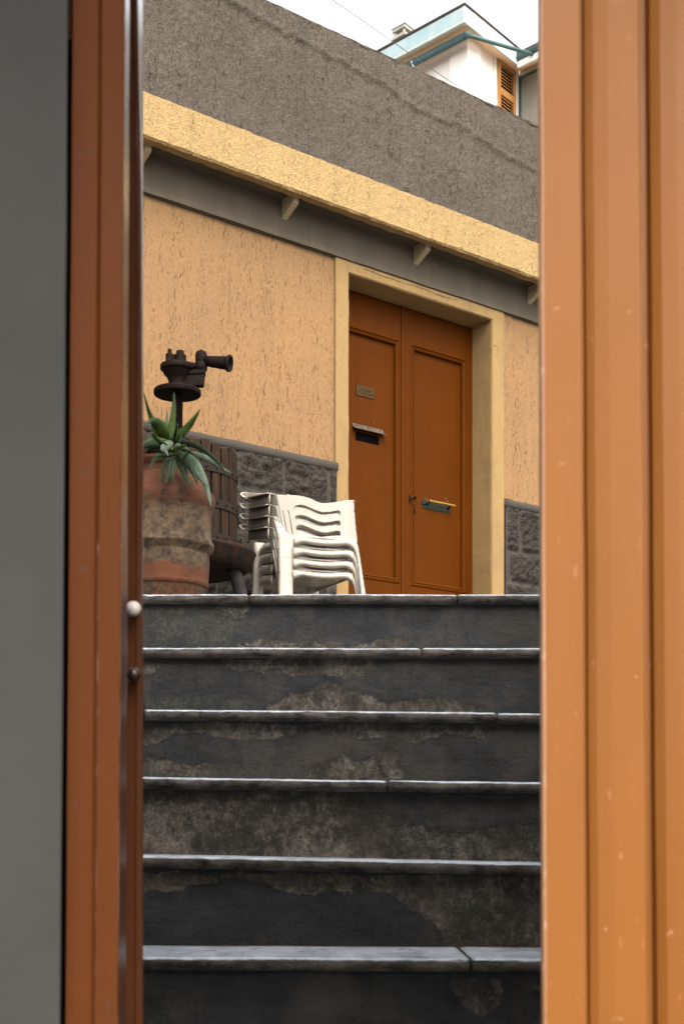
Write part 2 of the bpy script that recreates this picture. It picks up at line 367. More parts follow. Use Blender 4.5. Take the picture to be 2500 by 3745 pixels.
# parapet in coarse grey render, with a smoother coat at the top that ends in a rough ridge
zp = 3.885
ridge = [W(a, b, .18) for a, b in ((560, -170), (900, 40), (1180, 190), (1310, 262), (1411, 308), (1478, 375), (1550, 411), (1639, 455), (1675, 448), (1740, 500), (1830, 560), (2100, 700))]
def ridge_z(s):
    for (a, za), (b, zb) in zip(ridge, ridge[1:]):
        if a <= s <= b: return za+(zb-za)*(s-a)/(b-a)
    return ridge[0][1] if s < ridge[0][0] else ridge[-1][1]
verts = []; faces = []; st = .011
ns = int((Ws(2150)-Ws(200))/st); sA0 = Ws(200); nz = int((zp-zb1)/st)
crack = Ws(1677, .18)
for i in range(ns+1):
    s = sA0+i*st; rz = ridge_z(s)+.02*fbm((s, 0, 3), 14)
    for j in range(nz+1):
        z = zb1-.004+(zp-zb1+.004)*j/nz
        y = -.180+.006*fbm((s, 0, z), 6, 4)
        k = z-rz
        up = max(0, min(1, k/.012+.5))
        y += .0045*(1-up*.6)*fbm((s*1.0, 5, z*.5), 60, 3) - .004*up
        y -= .012*math.exp(-(k/.012)**2)*(.5+1.2*max(0, fbm((s, 9, z), 20, 2)))
        cr = abs(s-crack-.012*fbm((0, 3, z), 9))
        y -= .006*math.exp(-(cr/.006)**2)*(.4+noise.noise(Vector((0, 0, z*30))))
        if j == nz: z += .006*fbm((s, 1, 0), 10, 3); 
        verts.append((s, min(y, -.176), z))
for i in range(ns):
    for j in range(nz):
        a = i*(nz+1)+j; faces.append((a, a+nz+1, a+nz+2, a+1))
pf = mesh_obj('parapet', verts, faces, M['grey_stucco'], bld, True)
mb = MB(); mb.box(S0, S1, -.165, .10, zb1+.008, zp-.006)
mb.box(S0, sA0, -.18, -.1655, zb1+.008, zp-.006); mb.box(sA0+ns*st, S1, -.18, -.1655, zb1+.008, zp-.006)
mb.build('parapet_core', M['grey_stucco'], bld)
strip('parapet_coping', [(-.186, zp+.008), (-.184, zp-.003), (.12, zp-.004), (.12, zp+.014)], S0, S1, .014, .003, M['grey_stucco'], bld, sc=12)
# brackets: little diagonal corbels between frieze and soffit
def bracket(s):
    y0, y1 = -.021, -.118
    a = [(y0, 3.092), (y1, 3.092), (y1, 3.042), (y0, 2.995)]
    hw = .0165
    v = [(s-hw, y, z) for y, z in a]+[(s+hw, y, z) for y, z in a]
    MB().add(v, [(0,1,2,3), (7,6,5,4), (0,4,5,1), (1,5,6,2), (2,6,7,3), (3,7,4,0)]).build('bracket', M['bracket'], bld, bev=.002)
sb = [Ws(1032+6, .02), Ws(1512+6, .02)]; sp = sb[1]-sb[0]
for k in range(-4, 5):
    s = sb[0]+sp*k+(.035 if k == -1 else 0)
    if S0 < s < S1: bracket(s)
# door surround
su = .052
ol, orr = Ws(1221), Ws(1836); oz = 2.925
rd = .1407
def frame_mb():
    m = MB(); y = -.012
    prof_out = [(ol, ZL-.02), (ol, oz), (orr, oz), (orr, ZL-.02)]
    prof_in = [(dl, ZL-.02), (dl, zt), (dr, zt), (dr, ZL-.02)]
    # front ring + reveals as subdivided strips
    for k in range(3):
        a0, a1 = prof_out[k], prof_out[k+1]; b0, b1 = prof_in[k], prof_in[k+1]
        n = 60; rows = []
        for i in range(n+1):
            t = i/n
            o_ = (a0[0]+(a1[0]-a0[0])*t, a0[1]+(a1[1]-a0[1])*t); i_ = (b0[0]+(b1[0]-b0[0])*t, b0[1]+(b1[1]-b0[1])*t)
            nx, nz_ = (o_[0]-i_[0]), (o_[1]-i_[1]); L = math.hypot(nx, nz_) or 1; nx /= L; nz_ /= L
            wob = .004*fbm((i_[0], k, i_[1]), 7, 3); e = .010
            rows.append([(o_[0], .01, o_[1]), (o_[0], y, o_[1]), (o_[0]-nx*.004, y-.003, o_[1]-nz_*.004),
                         (i_[0]+nx*(e+wob), y-.003+wob*.5, i_[1]+nz_*(e+wob)), (i_[0]+nx*(.003+wob), y+.002, i_[1]+nz_*(.003+wob)),
                         (i_[0]+wob*nx, y+.010, i_[1]+wob*nz_), (i_[0]+wob*nx*.6, .07, i_[1]+wob*nz_*.6), (i_[0], rd+.02, i_[1])])
        m.grid(rows)
    return m
frame_mb().build('door_surround', M['surround'], bld, smooth=False)
# plinth of rough stone with a rounded cement moulding
zpl = W(1000, 1651, .05)[1]
zpt = 1.872
def plinth(s0, s1, rows_z, cols, seed):
    mbp = MB(); stp = .011; ni = int((s1-s0)/stp); joint_t = []; nj = int((zpt-.035-ZL+.05)/stp); pts = []
    for i in range(ni+1):
        s = s0+(s1-s0)*i/ni; row = []
        for j in range(nj+1):
            z = ZL-.05+(zpt-.035-ZL+.05)*j/nj
            # nearest joints
            r = 0
            while r < len(rows_z) and z > rows_z[r]: r += 1
            dz = min([abs(z-q) for q in rows_z]+[9]); dz = min(dz, abs(zpt-.03-z)+.01)
            cs = cols[r % len(cols)]; ds = min([abs(s-q) for q in cs]+[9])
            d = min(dz, ds)+.006*fbm((s, seed, z), 25, 2)
            t = max(0, min(1, (d-.007)/.016)); t = t*t*(3-2*t)
            joint_t.append(t)
            rough = .012*fbm((s, seed, z), 9, 3)+.020*fbm((s, seed+4, z), 42, 4)
            row.append((s, -.024-t*(.014+rough), z))
        pts.append(row)
    mbp.grid(pts)
    o = mbp.build('stone_plinth', M['stone'], bld, smooth=True, fix=False)
    o.data.materials.append(M['moulding'])
    for p in o.data.polygons:
        if sum(joint_t[i_] for i_ in p.vertices)/4 < .28: p.material_index = 1
    MB().box(s0, s1, -.018, -.0005, ZL-.05, zpt-.03).build('plinth_backing', M['moulding'], bld)
    pr = [(0.0, zpt-.040), (-.028, zpt-.038), (-.036, zpt-.028), (-.038, zpt-.012), (-.034, zpt+.002), (-.022, zpt+.010), (-.006, zpt+.012), (.0, zpt+.012)]
    strip('plinth_moulding', pr, s0, s1, .02, .002, M['moulding'], bld, sc=8, smooth=True, seed=seed)
sj = [Ws(a, .04) for a in (548, 872, 1045, 1205)]
j2 = [Ws(a, .04) for a in (640, 800, 960, 1130, 1205)]
rz1 = W(1000, 1800, .04)[1]; 
plinth(-3.0, ol-.001, [rz1-.40, rz1-.2, rz1], [[-2.0, ol]+j2, [-2.3, ol]+sj, [-2.1, ol]+j2, [-2.2, ol]+sj], 1)
plinth(orr+.001, 2.6, [1.30, 1.43, 1.60], [[orr, 1.15, 1.5], [orr, 1.02, 1.35], [orr, 1.12, 1.42], [orr, 1.2, 1.8]], 11)
# cables / stains are left to the material; downpipe-like fillet right of the door
MB().box(orr+.0008, orr+.072, -.006, -.0005, zpt+.018, zf0).build('render_fillet', M['peach'], bld)
# hairline crack and a scar in the render of the door surround
def crack_line(pts, n, w_, name, mat):
    a = []; 
    for (x0, y0), (x1, y1) in zip(pts, pts[1:]):
        for t in (0, .33, .66): a.append((x0+(x1-x0)*t+random.uniform(-2, 2), y0+(y1-y0)*t+random.uniform(-2, 2)))
    rows = []
    for x, y in a:
        s_, z_ = W(x, y, n); h_ = w_*random.uniform(.4, 1.2); rows.append([(s_, -n-.0006, z_-h_), (s_, -n-.0006, z_+h_)])
    return MB().grid(rows).build(name, mat, bld, fix=False)
crack_line([(1330, 984), (1400, 1010), (1450, 1026), (1490, 1040), (1560, 1062), (1640, 1092), (1690, 1102)], .0158, .0013, 'hairline_crack', M['tray'])
crack_line([(1795, 1290), (1800, 1268), (1812, 1262), (1822, 1275), (1815, 1292)], .0158, .0012, 'render_scar', M['tray'])
# dark room behind the door
MB().box(dl-.02, dr+.02, .33, .36, ZL-.1, zt+.05).build('inner_wall', M['black'], bld)

# ---- the double door, a part of the house with its leaves
yd = rd                                     # plane of the door faces
def dW(px, py, n=-.1407): return W(px, py, n)
seam = dW(1481, 1500)[0]
def ring(mb_, s0, s1, z0, z1, w_, y_out, y_in):   # a moulded ring, stepped
    steps = [(0, y_out+.004), (.003, y_out-.003), (w_*.30, y_out-.006), (w_*.42, y_out-.001), (w_*.55, y_out+.001), (w_*.62, y_out-.003), (w_*.85, y_out), (w_, y_in)]
    rows = []
    for d, y in steps:
        rows.append([(s0+d, y, z0+d), (s1-d, y, z0+d), (s1-d, y, z1-d), (s0+d, y, z1-d)])
    mb_.grid(rows, True, False)
def leaf(s0, s1, pl, pr, ztop, z_bot, right):
    root = MB()
    th = .04; T = zt-.004; B = ZL
    zm0, zm1 = B+.12, z_bot-.10           # lower panel, hidden from the photo by the steps
    # rails and stiles butted together
    root.box(s0, pl, yd, yd+th, B, T); root.box(pr, s1, yd, yd+th, B, T)
    root.box(pl, pr, yd+.0004, yd+th, ztop, T); root.box(pl, pr, yd+.0004, yd+th, zm1, z_bot); root.box(pl, pr, yd+.0004, yd+th, B, zm0)
    o = root.build('door_leaf', M['door'], bld, bev=.0008)
    p = MB().box(pl-.002, pr+.002, yd+.018, yd+.03, z_bot-.002, ztop+.002).box(pl-.002, pr+.002, yd+.018, yd+.03, zm0-.002, zm1+.002)
    p.build('panel', M['door'], o)
    m_ = MB(); ring(m_, pl-.012, pr+.012, z_bot-.012, ztop+.012, .034, yd, yd+.018); ring(m_, pl-.012, pr+.012, zm0-.012, zm1+.012, .034, yd, yd+.018)
    m_.build('panel_moulding', M['door'], o)
    return o
zpT = dW(1600, 1292)[1]; zpB = dW(1600, 2150)[1]
pl2, pr2 = dW(1505, 1500)[0], dW(1699, 1500)[0]
pr1 = dW(1456, 1500)[0]; pl1 = dl+.075-.05
leafL = leaf(dl-.03, seam-.0007, dl-.03+.055, pr1, zpT, zpB, False)
leafR = leaf(seam+.0007, dr+.02, pl2, pr2, zpT, zpB, True)
MB().box(seam-.004, seam+.004, yd+.041, yd+.05, ZL, zt-.004).build('rebate', M['black'], leafL)
MB().box(dW(1466,1500)[0]-.001, seam-.004, yd-.006, yd-.0005, ZL, zt-.006).build('cover_strip', M['door'], leafL, bev=.002)
yp = yd+.018
# name plate
def on(px, py): return W(px, py, -yp)
a = on(1301, 1404); b_ = on(1367, 1461)
pz1 = a[1]; pz0 = on(1301, 1444)[1]
np_ = MB().box(a[0], b_[0], yp-.004, yp-.0006, pz0, pz1).build('name_plate', M['plate'], leafL, bev=.0006)
def text(body, s, z, size, parent, mat, shear=.35):
    cu = bpy.data.curves.new('lettering', 'FONT'); cu.body = body; cu.size = size; cu.shear = shear; cu.extrude = .0002; cu.align_x = 'CENTER'
    o = bpy.data.objects.new('lettering', cu); C.objects.link(o); cu.materials.append(mat)
    me = bpy.data.meshes.new_from_object(o); bpy.data.objects.remove(o)
    o = bpy.data.objects.new('lettering', me); C.objects.link(o)
    o.parent = parent; o.location = (s, yp-.0044, z); o.rotation_euler = (math.pi/2, 0, 0); return o
ph = pz1-pz0; pw = b_[0]-a[0]
text('A.  Ciaruna', a[0]+pw*.47, pz0+ph*.55, .0155, np_, M['ink'])
text('Dr.  Talini', a[0]+pw*.62, pz0+ph*.20, .0155, np_, M['ink'])
MB().box(a[0]+pw*.08, a[0]+pw*.32, yp-.0046, yp-.0041, pz0+ph*.36, pz0+ph*.372).build('engraved_line', M['ink'], np_)
MB().box(a[0]+pw*.68, a[0]+pw*.9, yp-.0046, yp-.0041, pz0+ph*.66, pz0+ph*.672).build('engraved_line', M['ink'], np_)
for s, z in ((a[0]+.008, pz0+ph*.5), (b_[0]-.008, pz0+ph*.42)):
    MB().ball((s, yp-.005, z), .0028, 10, 6, sy=.6).build('screw', M['steel'], np_, smooth=True)
# letter slot with a bent metal hood
a = on(1287, 1546); b_ = on(1399, 1575); hz = a[1]; L_ = b_[0]-a[0]
slot_a = on(1299, 1588); slot_b = on(1384, 1618)
ls = MB().box(slot_a[0], slot_b[0], yp-.0015, yp-.0003, slot_a[1]-.030, slot_a[1]+.014).build('letter_slot', M['black'], leafL)
prof = [(-.001, 0), (-.0035, -.012), (-.010, -.020), (-.022, -.028), (-.036, -.033)]
rows = []
for i in range(13):
    s = a[0]+L_*i/12 ; rows.append([(s+(0 if k < 2 else (-.0 if i < 12 else .012*(k-1)/3) if i else .0), yp+y, hz+z) for k, (y, z) in enumerate(prof)])
hood = MB().grid(rows).build('letter_hood', M['steel'], ls, fix=False)
so = hood.modifiers.new('s', 'SOLIDIFY'); so.thickness = .0022
for t in (.1, .5, .9):
    MB().ball((a[0]+L_*t, yp-.004, hz-.008), .0042, 12, 7, sy=.7).build('rivet', M['steel'], hood, smooth=True)
# pull handle
a = on(1541, 1826); b_ = on(1643, 1850); pz1 = a[1]; pz0 = on(1541, 1858)[1]
hp = MB().box(a[0], b_[0], yp-.003, yp-.0005, pz0, pz1).build('handle_plate', M['brass_old'], leafR, bev=.0008)
s0_, s1_ = a[0]+.030, b_[0]-.002
zc = pz1-.010
hb = MB().tube([(s0_-.006, yp-.034, zc), (s1_+.012, yp-.034, zc)], .0062, 14).build('handle_bar', M['brass'], hp, smooth=False)
for s in (s0_+.002, s1_-.018):
    MB().tube([(s, yp-.003, zc-.012), (s, yp-.018, zc-.012), (s, yp-.030, zc-.004)], .0058, 10).build('handle_post', M['brass_old'], hp, smooth=True)
MB().ball((a[0]+.013, yp-.006, zc-.012), .010, 12, 8, sy=.5).build('boss', M['brass_old'], hp, smooth=True)
# keyhole, key and ring
a = on(1491, 1828)
kh = MB().box(a[0]-.010, a[0]+.007, yd-.0035, yd-.0005, a[1]-.020, a[1]+.020).build('keyhole_plate', M['iron'], leafR, bev=.001)
k_ = MB(); k_.tube([(a[0]+.002, yd-.003, a[1]), (a[0]+.002, yd-.032, a[1])], .003, 8)
k_.ball((a[0]+.002, yd-.036, a[1]), .010, 12, 8, sx=.3, sz=1.0)
cx, cz = a[0]+.010, a[1]-.026
k_.tube([(cx+.0135*math.cos(t*math.pi/9), yd-.026, cz+.0150*math.sin(t*math.pi/9)) for t in range(19)], .0012, 6)
k_.build('key', M['iron'], kh, smooth=True)
MB().tube([(cx+.002, yd-.024, cz-.014), (cx+.001, yd-.022, cz-.03), (cx+.004, yd-.021, cz-.058)], [.003, .0062, .0035], 8, flat=.3).build('key_fob', M['brass_old'], kh, smooth=True)
# paint chips on the door
for px, py, r in ((1495+15, 1895, 3), (1554, 1822, 2), (1562, 1828, 2), (1628, 1823, 2.3), (1634, 1833, 2), (1366, 1546, 2), (1478, 1652, 2), (1476, 1720, 2), (1477, 1750, 2), (1702, 1835, 2.2), (1701, 1900, 2)):
    s, z = on(px, py) if 1500 < px < 1695 else W(px, py, -yd)
    y = yp-.0006 if 1500 < px < 1695 else yd-.0008
    q = r*.0009
    MB().add([(s+q*math.cos(t)*random.uniform(.5, 1.2), y, z+q*1.4*math.sin(t)) for t in (0, 1.1, 2.2, 3.2, 4.3, 5.3)], [(0,1,2,3,4,5)]).build('paint_chip', M['white_enamel'], leafR if px > 1481 else leafL, fix=False)

# ------------------------------------------------------------------ the stair
TD = .248; D0 = 3.62
ZK = [.6386, .4665, .2914, .128, -.032, -.196, -.366, -.536]
TILT = [.000, -.001, -.0105, -.0125, -.020, -.008, 0, 0]          # drop from left to right over a metre
def tilt(k, x): return TILT[k]*(x)
SW = .84
stair = empty('stone_staircase', (0, D0, ZK[-1]), 0, 'dark stone staircase with peeling risers and worn slate treads leading to the landing', 'staircase')
def to_stair(v): return (v[0], v[1]-D0, v[2]-ZK[-1])
joints = [[908, 1671], [1540], [1816], [1416], [], [1722], [], []]
broken = {0: [1655], 5: [1722]}
def slab(k, xa, xb, seed):
    """a bullnosed slab across [xa, xb]"""
    y0 = D0-TD*k; z0 = ZK[k]; back = y0+TD+.05 if k else y0+.42
    r = .0118; th = .0236
    prof = [(back, 0), (back-.06, 0)]+([(y0+TD*.55, 0)] if k else [(y0+.12, 0)])+[(y0+.05, 0), (y0+r+.006, 0)]
    for a in range(0, 9):
        t = math.pi*a/8; prof.append((y0+r-r*math.sin(t)*1.0, -r+r*math.cos(t)))
    prof += [(y0+.05, -th), (back, -th)]
    rows = []; n = max(4, int((xb-xa)/.008))
    for i in range(n+1):
        x = xa+(xb-xa)*i/n; e = min(x-xa, xb-x); rnd = max(0, .006-e)
        wx = .003*fbm((x, seed, 0), 2.4, 3); wz = .0016*fbm((x, seed, 5), 3.1, 3)
        row = []
        for j, (y, z) in enumerate(prof):
            f = max(0, 1-(y-y0)/.05)
            chip = max(0, fbm((x, seed+j*.25, 3), 22, 3)-.42)*.014*f
            micro = .0010*fbm((x, y*3+j, z), 60, 2)*f
            row.append((x, y+wx*f+chip+rnd*.5*f+micro, z0+z+wz+tilt(k, x)-(rnd*.35+chip*.35)*(1 if z > -r else -.5)+micro))
        rows.append(row)
    mb_ = MB(); mb_.grid([[to_stair(v) for v in r_] for r_ in rows], True, True)
    return mb_.build('tread_slab', M['tread'], stair, smooth=True)
for k in range(8):
    xs = [-SW]+[(p-HX)/F*(D0-TD*k) for p in joints[k]]+[SW]
    for q in range(len(xs)-1):
        gap = .0009 if k != 5 else .0020
        slab(k, xs[q]+(gap if q else 0), xs[q+1]-(gap if q < len(xs)-2 else 0), k*5+q*1.7)
PL = {0: [[(800,2200),(925,2203),(920,2225),(870,2258),(830,2250),(790,2230)], [(600,2215),(700,2212),(690,2240),(610,2238)], [(840,2375),(850,2350),(900,2355),(950,2335),(1000,2326),(1060,2340),(1120,2350),(1200,2352),(1380,2350),(1400,2335),(1450,2328),(1500,2345),(1510,2375)], [(1495,2290),(1530,2295),(1525,2318),(1500,2312)]],
      1: [[(700,2405),(1370,2405),(1380,2440),(1300,2482),(1180,2472),(1090,2465),(1000,2445),(900,2460),(830,2430),(760,2425)], [(980,2610),(990,2560),(1060,2545),(1120,2535),(1150,2505),(1190,2492),(1260,2515),(1340,2540),(1440,2565),(1560,2555),(1700,2570),(1780,2575),(1790,2612)], [(300,2420),(600,2410),(560,2450),(300,2470)]],
      2: [[(300,2645),(1830,2645),(1815,2690),(1650,2690),(1500,2712),(1400,2700),(1250,2692),(1150,2670),(1000,2700),(900,2707),(800,2690),(640,2680),(560,2722),(300,2705)], [(300,2855),(300,2790),(620,2780),(700,2800),(760,2798),(800,2830),(790,2855)], [(1120,2855),(1180,2780),(1240,2765),(1330,2790),(1390,2735),(1440,2755),(1475,2810),(1490,2855)], [(1255,2750),(1290,2752),(1280,2766),(1258,2764)]],
      3: [[(300,2885),(1340,2885),(1380,2930),(1420,2985),(1500,3000),(1600,3040),(1700,3055),(1800,3010),(1880,3020),(2200,2990),(2200,3165),(300,3165)]],
      4: [[(300,3195),(2200,3195),(2200,3480),(1625,3480),(1600,3390),(1540,3340),(1480,3310),(1440,3265),(1330,3255),(1200,3265),(1100,3272),(1000,3240),(850,3212),(760,3225),(700,3240),(640,3270),(560,3262),(300,3275)]],
      5: [[(1640,3580),(1835,3580),(1845,3640),(1790,3700),(1740,3728),(1690,3700),(1660,3640)], [(1860,3590),(2200,3585),(2200,3625),(1900,3610)]]}
MO = {0: [[(300,2195),(930,2200),(880,2300),(820,2380),(300,2380)], [(940,2200),(1620,2200),(1620,2215),(940,2215)]],
      1: [[(300,2555),(700,2548),(880,2560),(960,2590),(960,2620),(300,2620)], [(1560,2560),(1800,2570),(1800,2620),(1540,2620)]],
      2: [[(300,2800),(1150,2810),(1150,2870),(300,2870)]], 3: [[(1450,3040),(2200,3000),(2200,3170),(1450,3170)]],
      4: [[(1600,3280),(1900,3280),(2200,3480),(1620,3480)]], 5: []}
WA = {0: [[(1630,2195),(2200,2195),(2200,2370),(1790,2355),(1650,2300)], [(300,2195),(930,2195),(900,2222),(300,2222)]],
      1: [[(1370,2400),(2200,2400),(2200,2440),(1850,2500),(1750,2450),(1420,2450)], [(300,2400),(820,2400),(800,2430),(300,2450)]],
      2: [[(300,2640),(1000,2640),(700,2660),(300,2670)], [(1380,2700),(1520,2640),(1560,2720),(1480,2800),(1400,2780)]],
      3: [[(1240,2880),(1480,2880),(1450,3120),(1300,3120),(1240,3000)], [(700,2880),(860,2880),(820,2940),(720,2930)], [(300,2880),(2200,2880),(2200,2905),(300,2905)]],
      4: [[(300,3190),(1200,3190),(1200,3222),(300,3222)], [(1640,3190),(1760,3190),(1700,3260)]], 5: [[(1640,3580),(1740,3580),(1730,3640),(1660,3640)]]}
def riser(k):
    yr = D0-TD*k+.020; d = yr
    ztop = ZK[k]-.020; zb = ZK[k+1]-.012
    nx = int(2*SW/.0042); nz = max(4, int((ztop-zb)/.0042))
    vs = []; cols = []
    def soft(px, py, polys, h=20.0):
        if not polys: return 0
        c = 0
        for dx, dy, w_ in ((0,0,2), (h,0,1), (-h,0,1), (0,h,1), (0,-h,1), (h*.5,h*.5,1.5), (-h*.5,h*.5,1.5), (h*.5,-h*.5,1.5), (-h*.5,-h*.5,1.5), (h*1.6,0,.5), (-h*1.6,0,.5)):
            if any(inpoly(px+dx, py+dy, q) for q in polys): c += w_
        return c/13
    for i in range(nx+1):
        x = -SW+2*SW*i/nx
        for j in range(nz+1):
            z = zb+(ztop-zb)*j/nz + tilt(k, x)*(j/nz)+tilt(k+1, x)*(1-j/nz)
            px = HX+F*x/d; py = HY-F*z/d
            w1 = fbm((x, k*3, z), 11, 4)*26; w2 = fbm((x+9, k*3, z), 14, 4)*18
            a = soft(px+w1, py+w2, PL.get(k, [])); mo = soft(px+w1, py+w2, MO.get(k, []), 16); wa = soft(px+w1, py+w2, WA.get(k, []), 16)
            y = yr+.0025*fbm((x, k, z), 7, 3)+.0022*a*(1 if k != 0 else -1) - (.0015*a*fbm((x, 2, z), 40, 2))
            vs.append(to_stair((x, y, z))); cols.append((a, mo, wa, 1))
    fs = []
    for i in range(nx):
        for j in range(nz):
            q = i*(nz+1)+j; fs.append((q, q+nz+1, q+nz+2, q+1))
    o = mesh_obj('riser', vs, fs, M['riser'], stair, True)
    ca = o.data.color_attributes.new('wear', 'FLOAT_COLOR', 'POINT')
    flat = [c for col in cols for c in col]; ca.data.foreach_set('color', flat)
for k in range(7): riser(k)
# masonry body under the flight, cheeks and landing floor
core = MB()
for k in range(7):
    core.box(-SW, SW, D0-TD*k+.026-D0, D0-TD*k+TD+.02-D0 if k else .6, 0-.2, ZK[k]-.030-ZK[-1]-.008)
core.build('stair_core', M['cement'], stair)

gr = MB().box(-40, 40, -40, 60, -.95, -.725).build('ground', M['ground']); tag(gr, None, None, kind='structure')
te = MB(); te.box(-12, -SW-.001, 3.64, 50, -.70, ZL-.004); te.box(SW+.001, 12, 3.64, 50, -.70, ZL-.004); te.box(-SW, SW, 4.03, 50, -.70, ZL-.004)
te = te.build('landing_paving', M['ground']); tag(te, None, None, kind='structure')
for sx, cn in ((-1, 'left'), (1, 'right')):
    x0, x1 = sorted((sx*(SW+.001), sx*(SW+.30)))
    ck = empty('stair_wall', (sx*(SW+.15), 2.2, -.72), 0, ('grey rendered wall flanking the staircase behind the grey house corner' if sx < 0 else 'grey rendered wall flanking the staircase behind the open orange gate leaf'), 'wall', 'walls flanking the staircase')
    MB().box(x0-sx*(SW+.15), x1-sx*(SW+.15), -.62, 1.418, 0, 1.9).build('wall_body', M['cement'], ck)

# ------------------------------------------------------------------ press, pot, plant
def lmat(o, mat): o.data.materials.clear(); o.data.materials.append(mat)
PC = P(649, HY, 6.0); PC.z = ZL
press = empty('wine_press', PC, 0, 'old wine press with rusty iron screw head above a hooped slatted basket', 'wine press')
zz = lambda py, d=6.0: (HY-py)/F*d-ZL
zh = zz(1440)-.006
thr = []
z = .50
while z < zh+.01:
    thr += [(.0180, z), (.0228, z+.0022), (.0228, z+.0042), (.0180, z+.0064)]; z += .0072
MB().lathe(thr, seg=20).build('screw', M['iron'], press, smooth=False)
hd = MB()
hd.lathe([(.02, zh), (.098, zh), (.1005, zh+.004), (.1005, zh+.018), (.097, zh+.022), (.045, zh+.024), (.038, zh+.035), (.037, zh+.055), (.045, zh+.075), (.058, zh+.088), (.062, zh+.100), (.066, zh+.104), (.071, zh+.106), (.073, zh+.110), (.073, zh+.124), (.070, zh+.128), (.030, zh+.129)], seg=56)
hdo = hd.build('screw_head', M['iron'], press, smooth=True); m_ = hdo.modifiers.new('e', 'EDGE_SPLIT'); m_.split_angle = math.radians(40)
zt2 = zh+.129
def loc(px, py, d=6.0): p = P(px, py, d); return (p.x-PC.x, p.y-PC.y, p.z-ZL)
hub = MB()
a = loc(659, 1300); hub.lathe([(.026, 0), (.026, .030), (.024, .032), (.0165, .033), (.0165, .048), (.014, .050)], (a[0], 0, zt2+.010), 24)
hub.lathe([(.018, 0), (.018, .044), (.016, .046), (.0085, .047), (.0085, .066)], (loc(621, 1300)[0], 0.0, zt2), 20)
hub.build('hub_bolt', M['iron'], press, smooth=False)
xr = loc(736, 1300)[0]
arm = MB()
arm.hexa([(-.046, -.030, zt2), (.078, -.020, zt2-.016), (.078, .020, zt2-.016), (-.046, .030, zt2), (-.046, -.030, zt2+.018), (.078, -.020, zt2+.004), (.078, .020, zt2+.004), (-.046, .030, zt2+.018)])
z1 = zh+.085
arm.hexa([(.02, -.022, z1-.004), (xr+.018, -.026, z1), (xr+.018, .022, z1), (.02, .022, z1-.004), (.02, -.022, z1+.014), (xr+.018, -.026, z1+.022), (xr+.018, .022, z1+.022), (.02, .022, z1+.014)])
arm.hexa([(.02, -.018, z1-.052), (xr+.010, -.022, z1-.050), (xr+.010, .018, z1-.050), (.02, .018, z1-.052), (.02, -.018, z1-.005), (xr+.016, -.022, z1-.001), (xr+.016, .018, z1-.001), (.02, .018, z1-.005)])
arm.build('pawl_arm', M['iron'], press, bev=.004)
pv = MB().lathe([(.021, z1+.018), (.025, z1+.020), (.0265, z1+.030), (.0265, z1+.050), (.0235, z1+.052), (.0250, z1+.056), (.0250, z1+.088), (.020, z1+.098), (.008, z1+.102), (.007, z1+.106)], (xr, -.003, 0), 28)
pv.build('pivot', M['iron'], press, smooth=True)
sz = (loc(757, 1322)[2]+0)
p0 = Vector((xr+.012, -.004, loc(757, 1321)[2])); p1 = Vector((loc(845, 1332)[0], -.035, loc(845, 1331, 5.97)[2])); ax = (p1-p0).normalized(); Ls = (p1-p0).length
MB().lathe([(.020, 0), (.0235, Ls*.3), (.028, Ls*.80), (.0285, Ls*.87), (.034, Ls*.90), (.036, Ls*.95), (.034, Ls*1.0), (.026, Ls*1.0), (.024, Ls*.8)], p0, 28, True, ax).build('handle_socket', M['iron'], press, smooth=True)
# basket
nst = 30; rb = .252; zb_, ztp = zz(2003, 5.97), 1.655-ZL
for i in range(nst):
    a = 2*math.pi*(i+.35)/nst; w_ = random.uniform(.040, .046); t_ = .017; top = ztp+random.uniform(-.012, .008); ch_ = random.uniform(.004, .014)
    rr = rb+random.uniform(-.002, .002)
    def q(u, r, z): return ((r)*math.cos(a)-u*math.sin(a), (r)*math.sin(a)+u*math.cos(a), z)
    vs = []
    for z, ins in ((zb_, 0), (zb_+(top-zb_)*.33, random.uniform(-.0008, .0008)), (zb_+(top-zb_)*.66, random.uniform(-.0008, .0008)), (top-ch_, 0), (top, ch_*.8)):
        vs.append([q(-w_/2+ins, rr-t_, z), q(w_/2-ins, rr-t_, z), q(w_/2-ins, rr, z-(ins*.3)), q(-w_/2+ins, rr, z-(ins*.3))])
    MB().grid(vs, True, True).build('stave', M['stave'], press, bev=.0015)
for zc_, h_ in ((1.545-ZL, .030), (1.402-ZL, .036), (1.262-ZL, .036)):
    r = rb+.0008
    ho = MB().lathe([(r, zc_-h_/2), (r+.004, zc_-h_/2), (r+.004, zc_+h_/2), (r, zc_+h_/2), (r, zc_-h_/2)], seg=72, cap=False).build('hoop', M['hoop'], press)
    rv = None
    for i in range(0, nst):
        a = 2*math.pi*(i+.35)/nst; at_ = ((r+.004)*math.cos(a), (r+.004)*math.sin(a), zc_)
        if rv is None: rv = MB().ball((0, 0, 0), .0055, 8, 5).build('rivet', M['iron'], ho, smooth=True, loc=at_)
        else:
            c_ = rv.copy(); C.objects.link(c_); c_.parent = ho; c_.location = at_
MB().lathe([(.02, zb_-.002), (.28, zb_-.004), (.325, zb_-.012), (.336, zb_-.022), (.332, zb_-.030), (.318, zb_-.060), (.300, zb_-.092), (.28, zb_-.100), (.02, zb_-.10)], seg=64).build('tray', M['tray'], press, smooth=True)
for ang in (-12, 108, 228):
    a = math.radians(ang); dr_ = Vector((math.cos(a), math.sin(a), 0))
    zt_ = zb_-.095
    MB().tube([dr_*.235+Vector((0,0,zt_+.01)), dr_*.262+Vector((0,0,zt_-.04)), dr_*.285+Vector((0,0,zt_-.12)), dr_*.31+Vector((0,0,zt_*.45)), dr_*.34], [.030, .029, .026, .022, .026], 14).build('leg', M['leg_stone'], press, smooth=True)

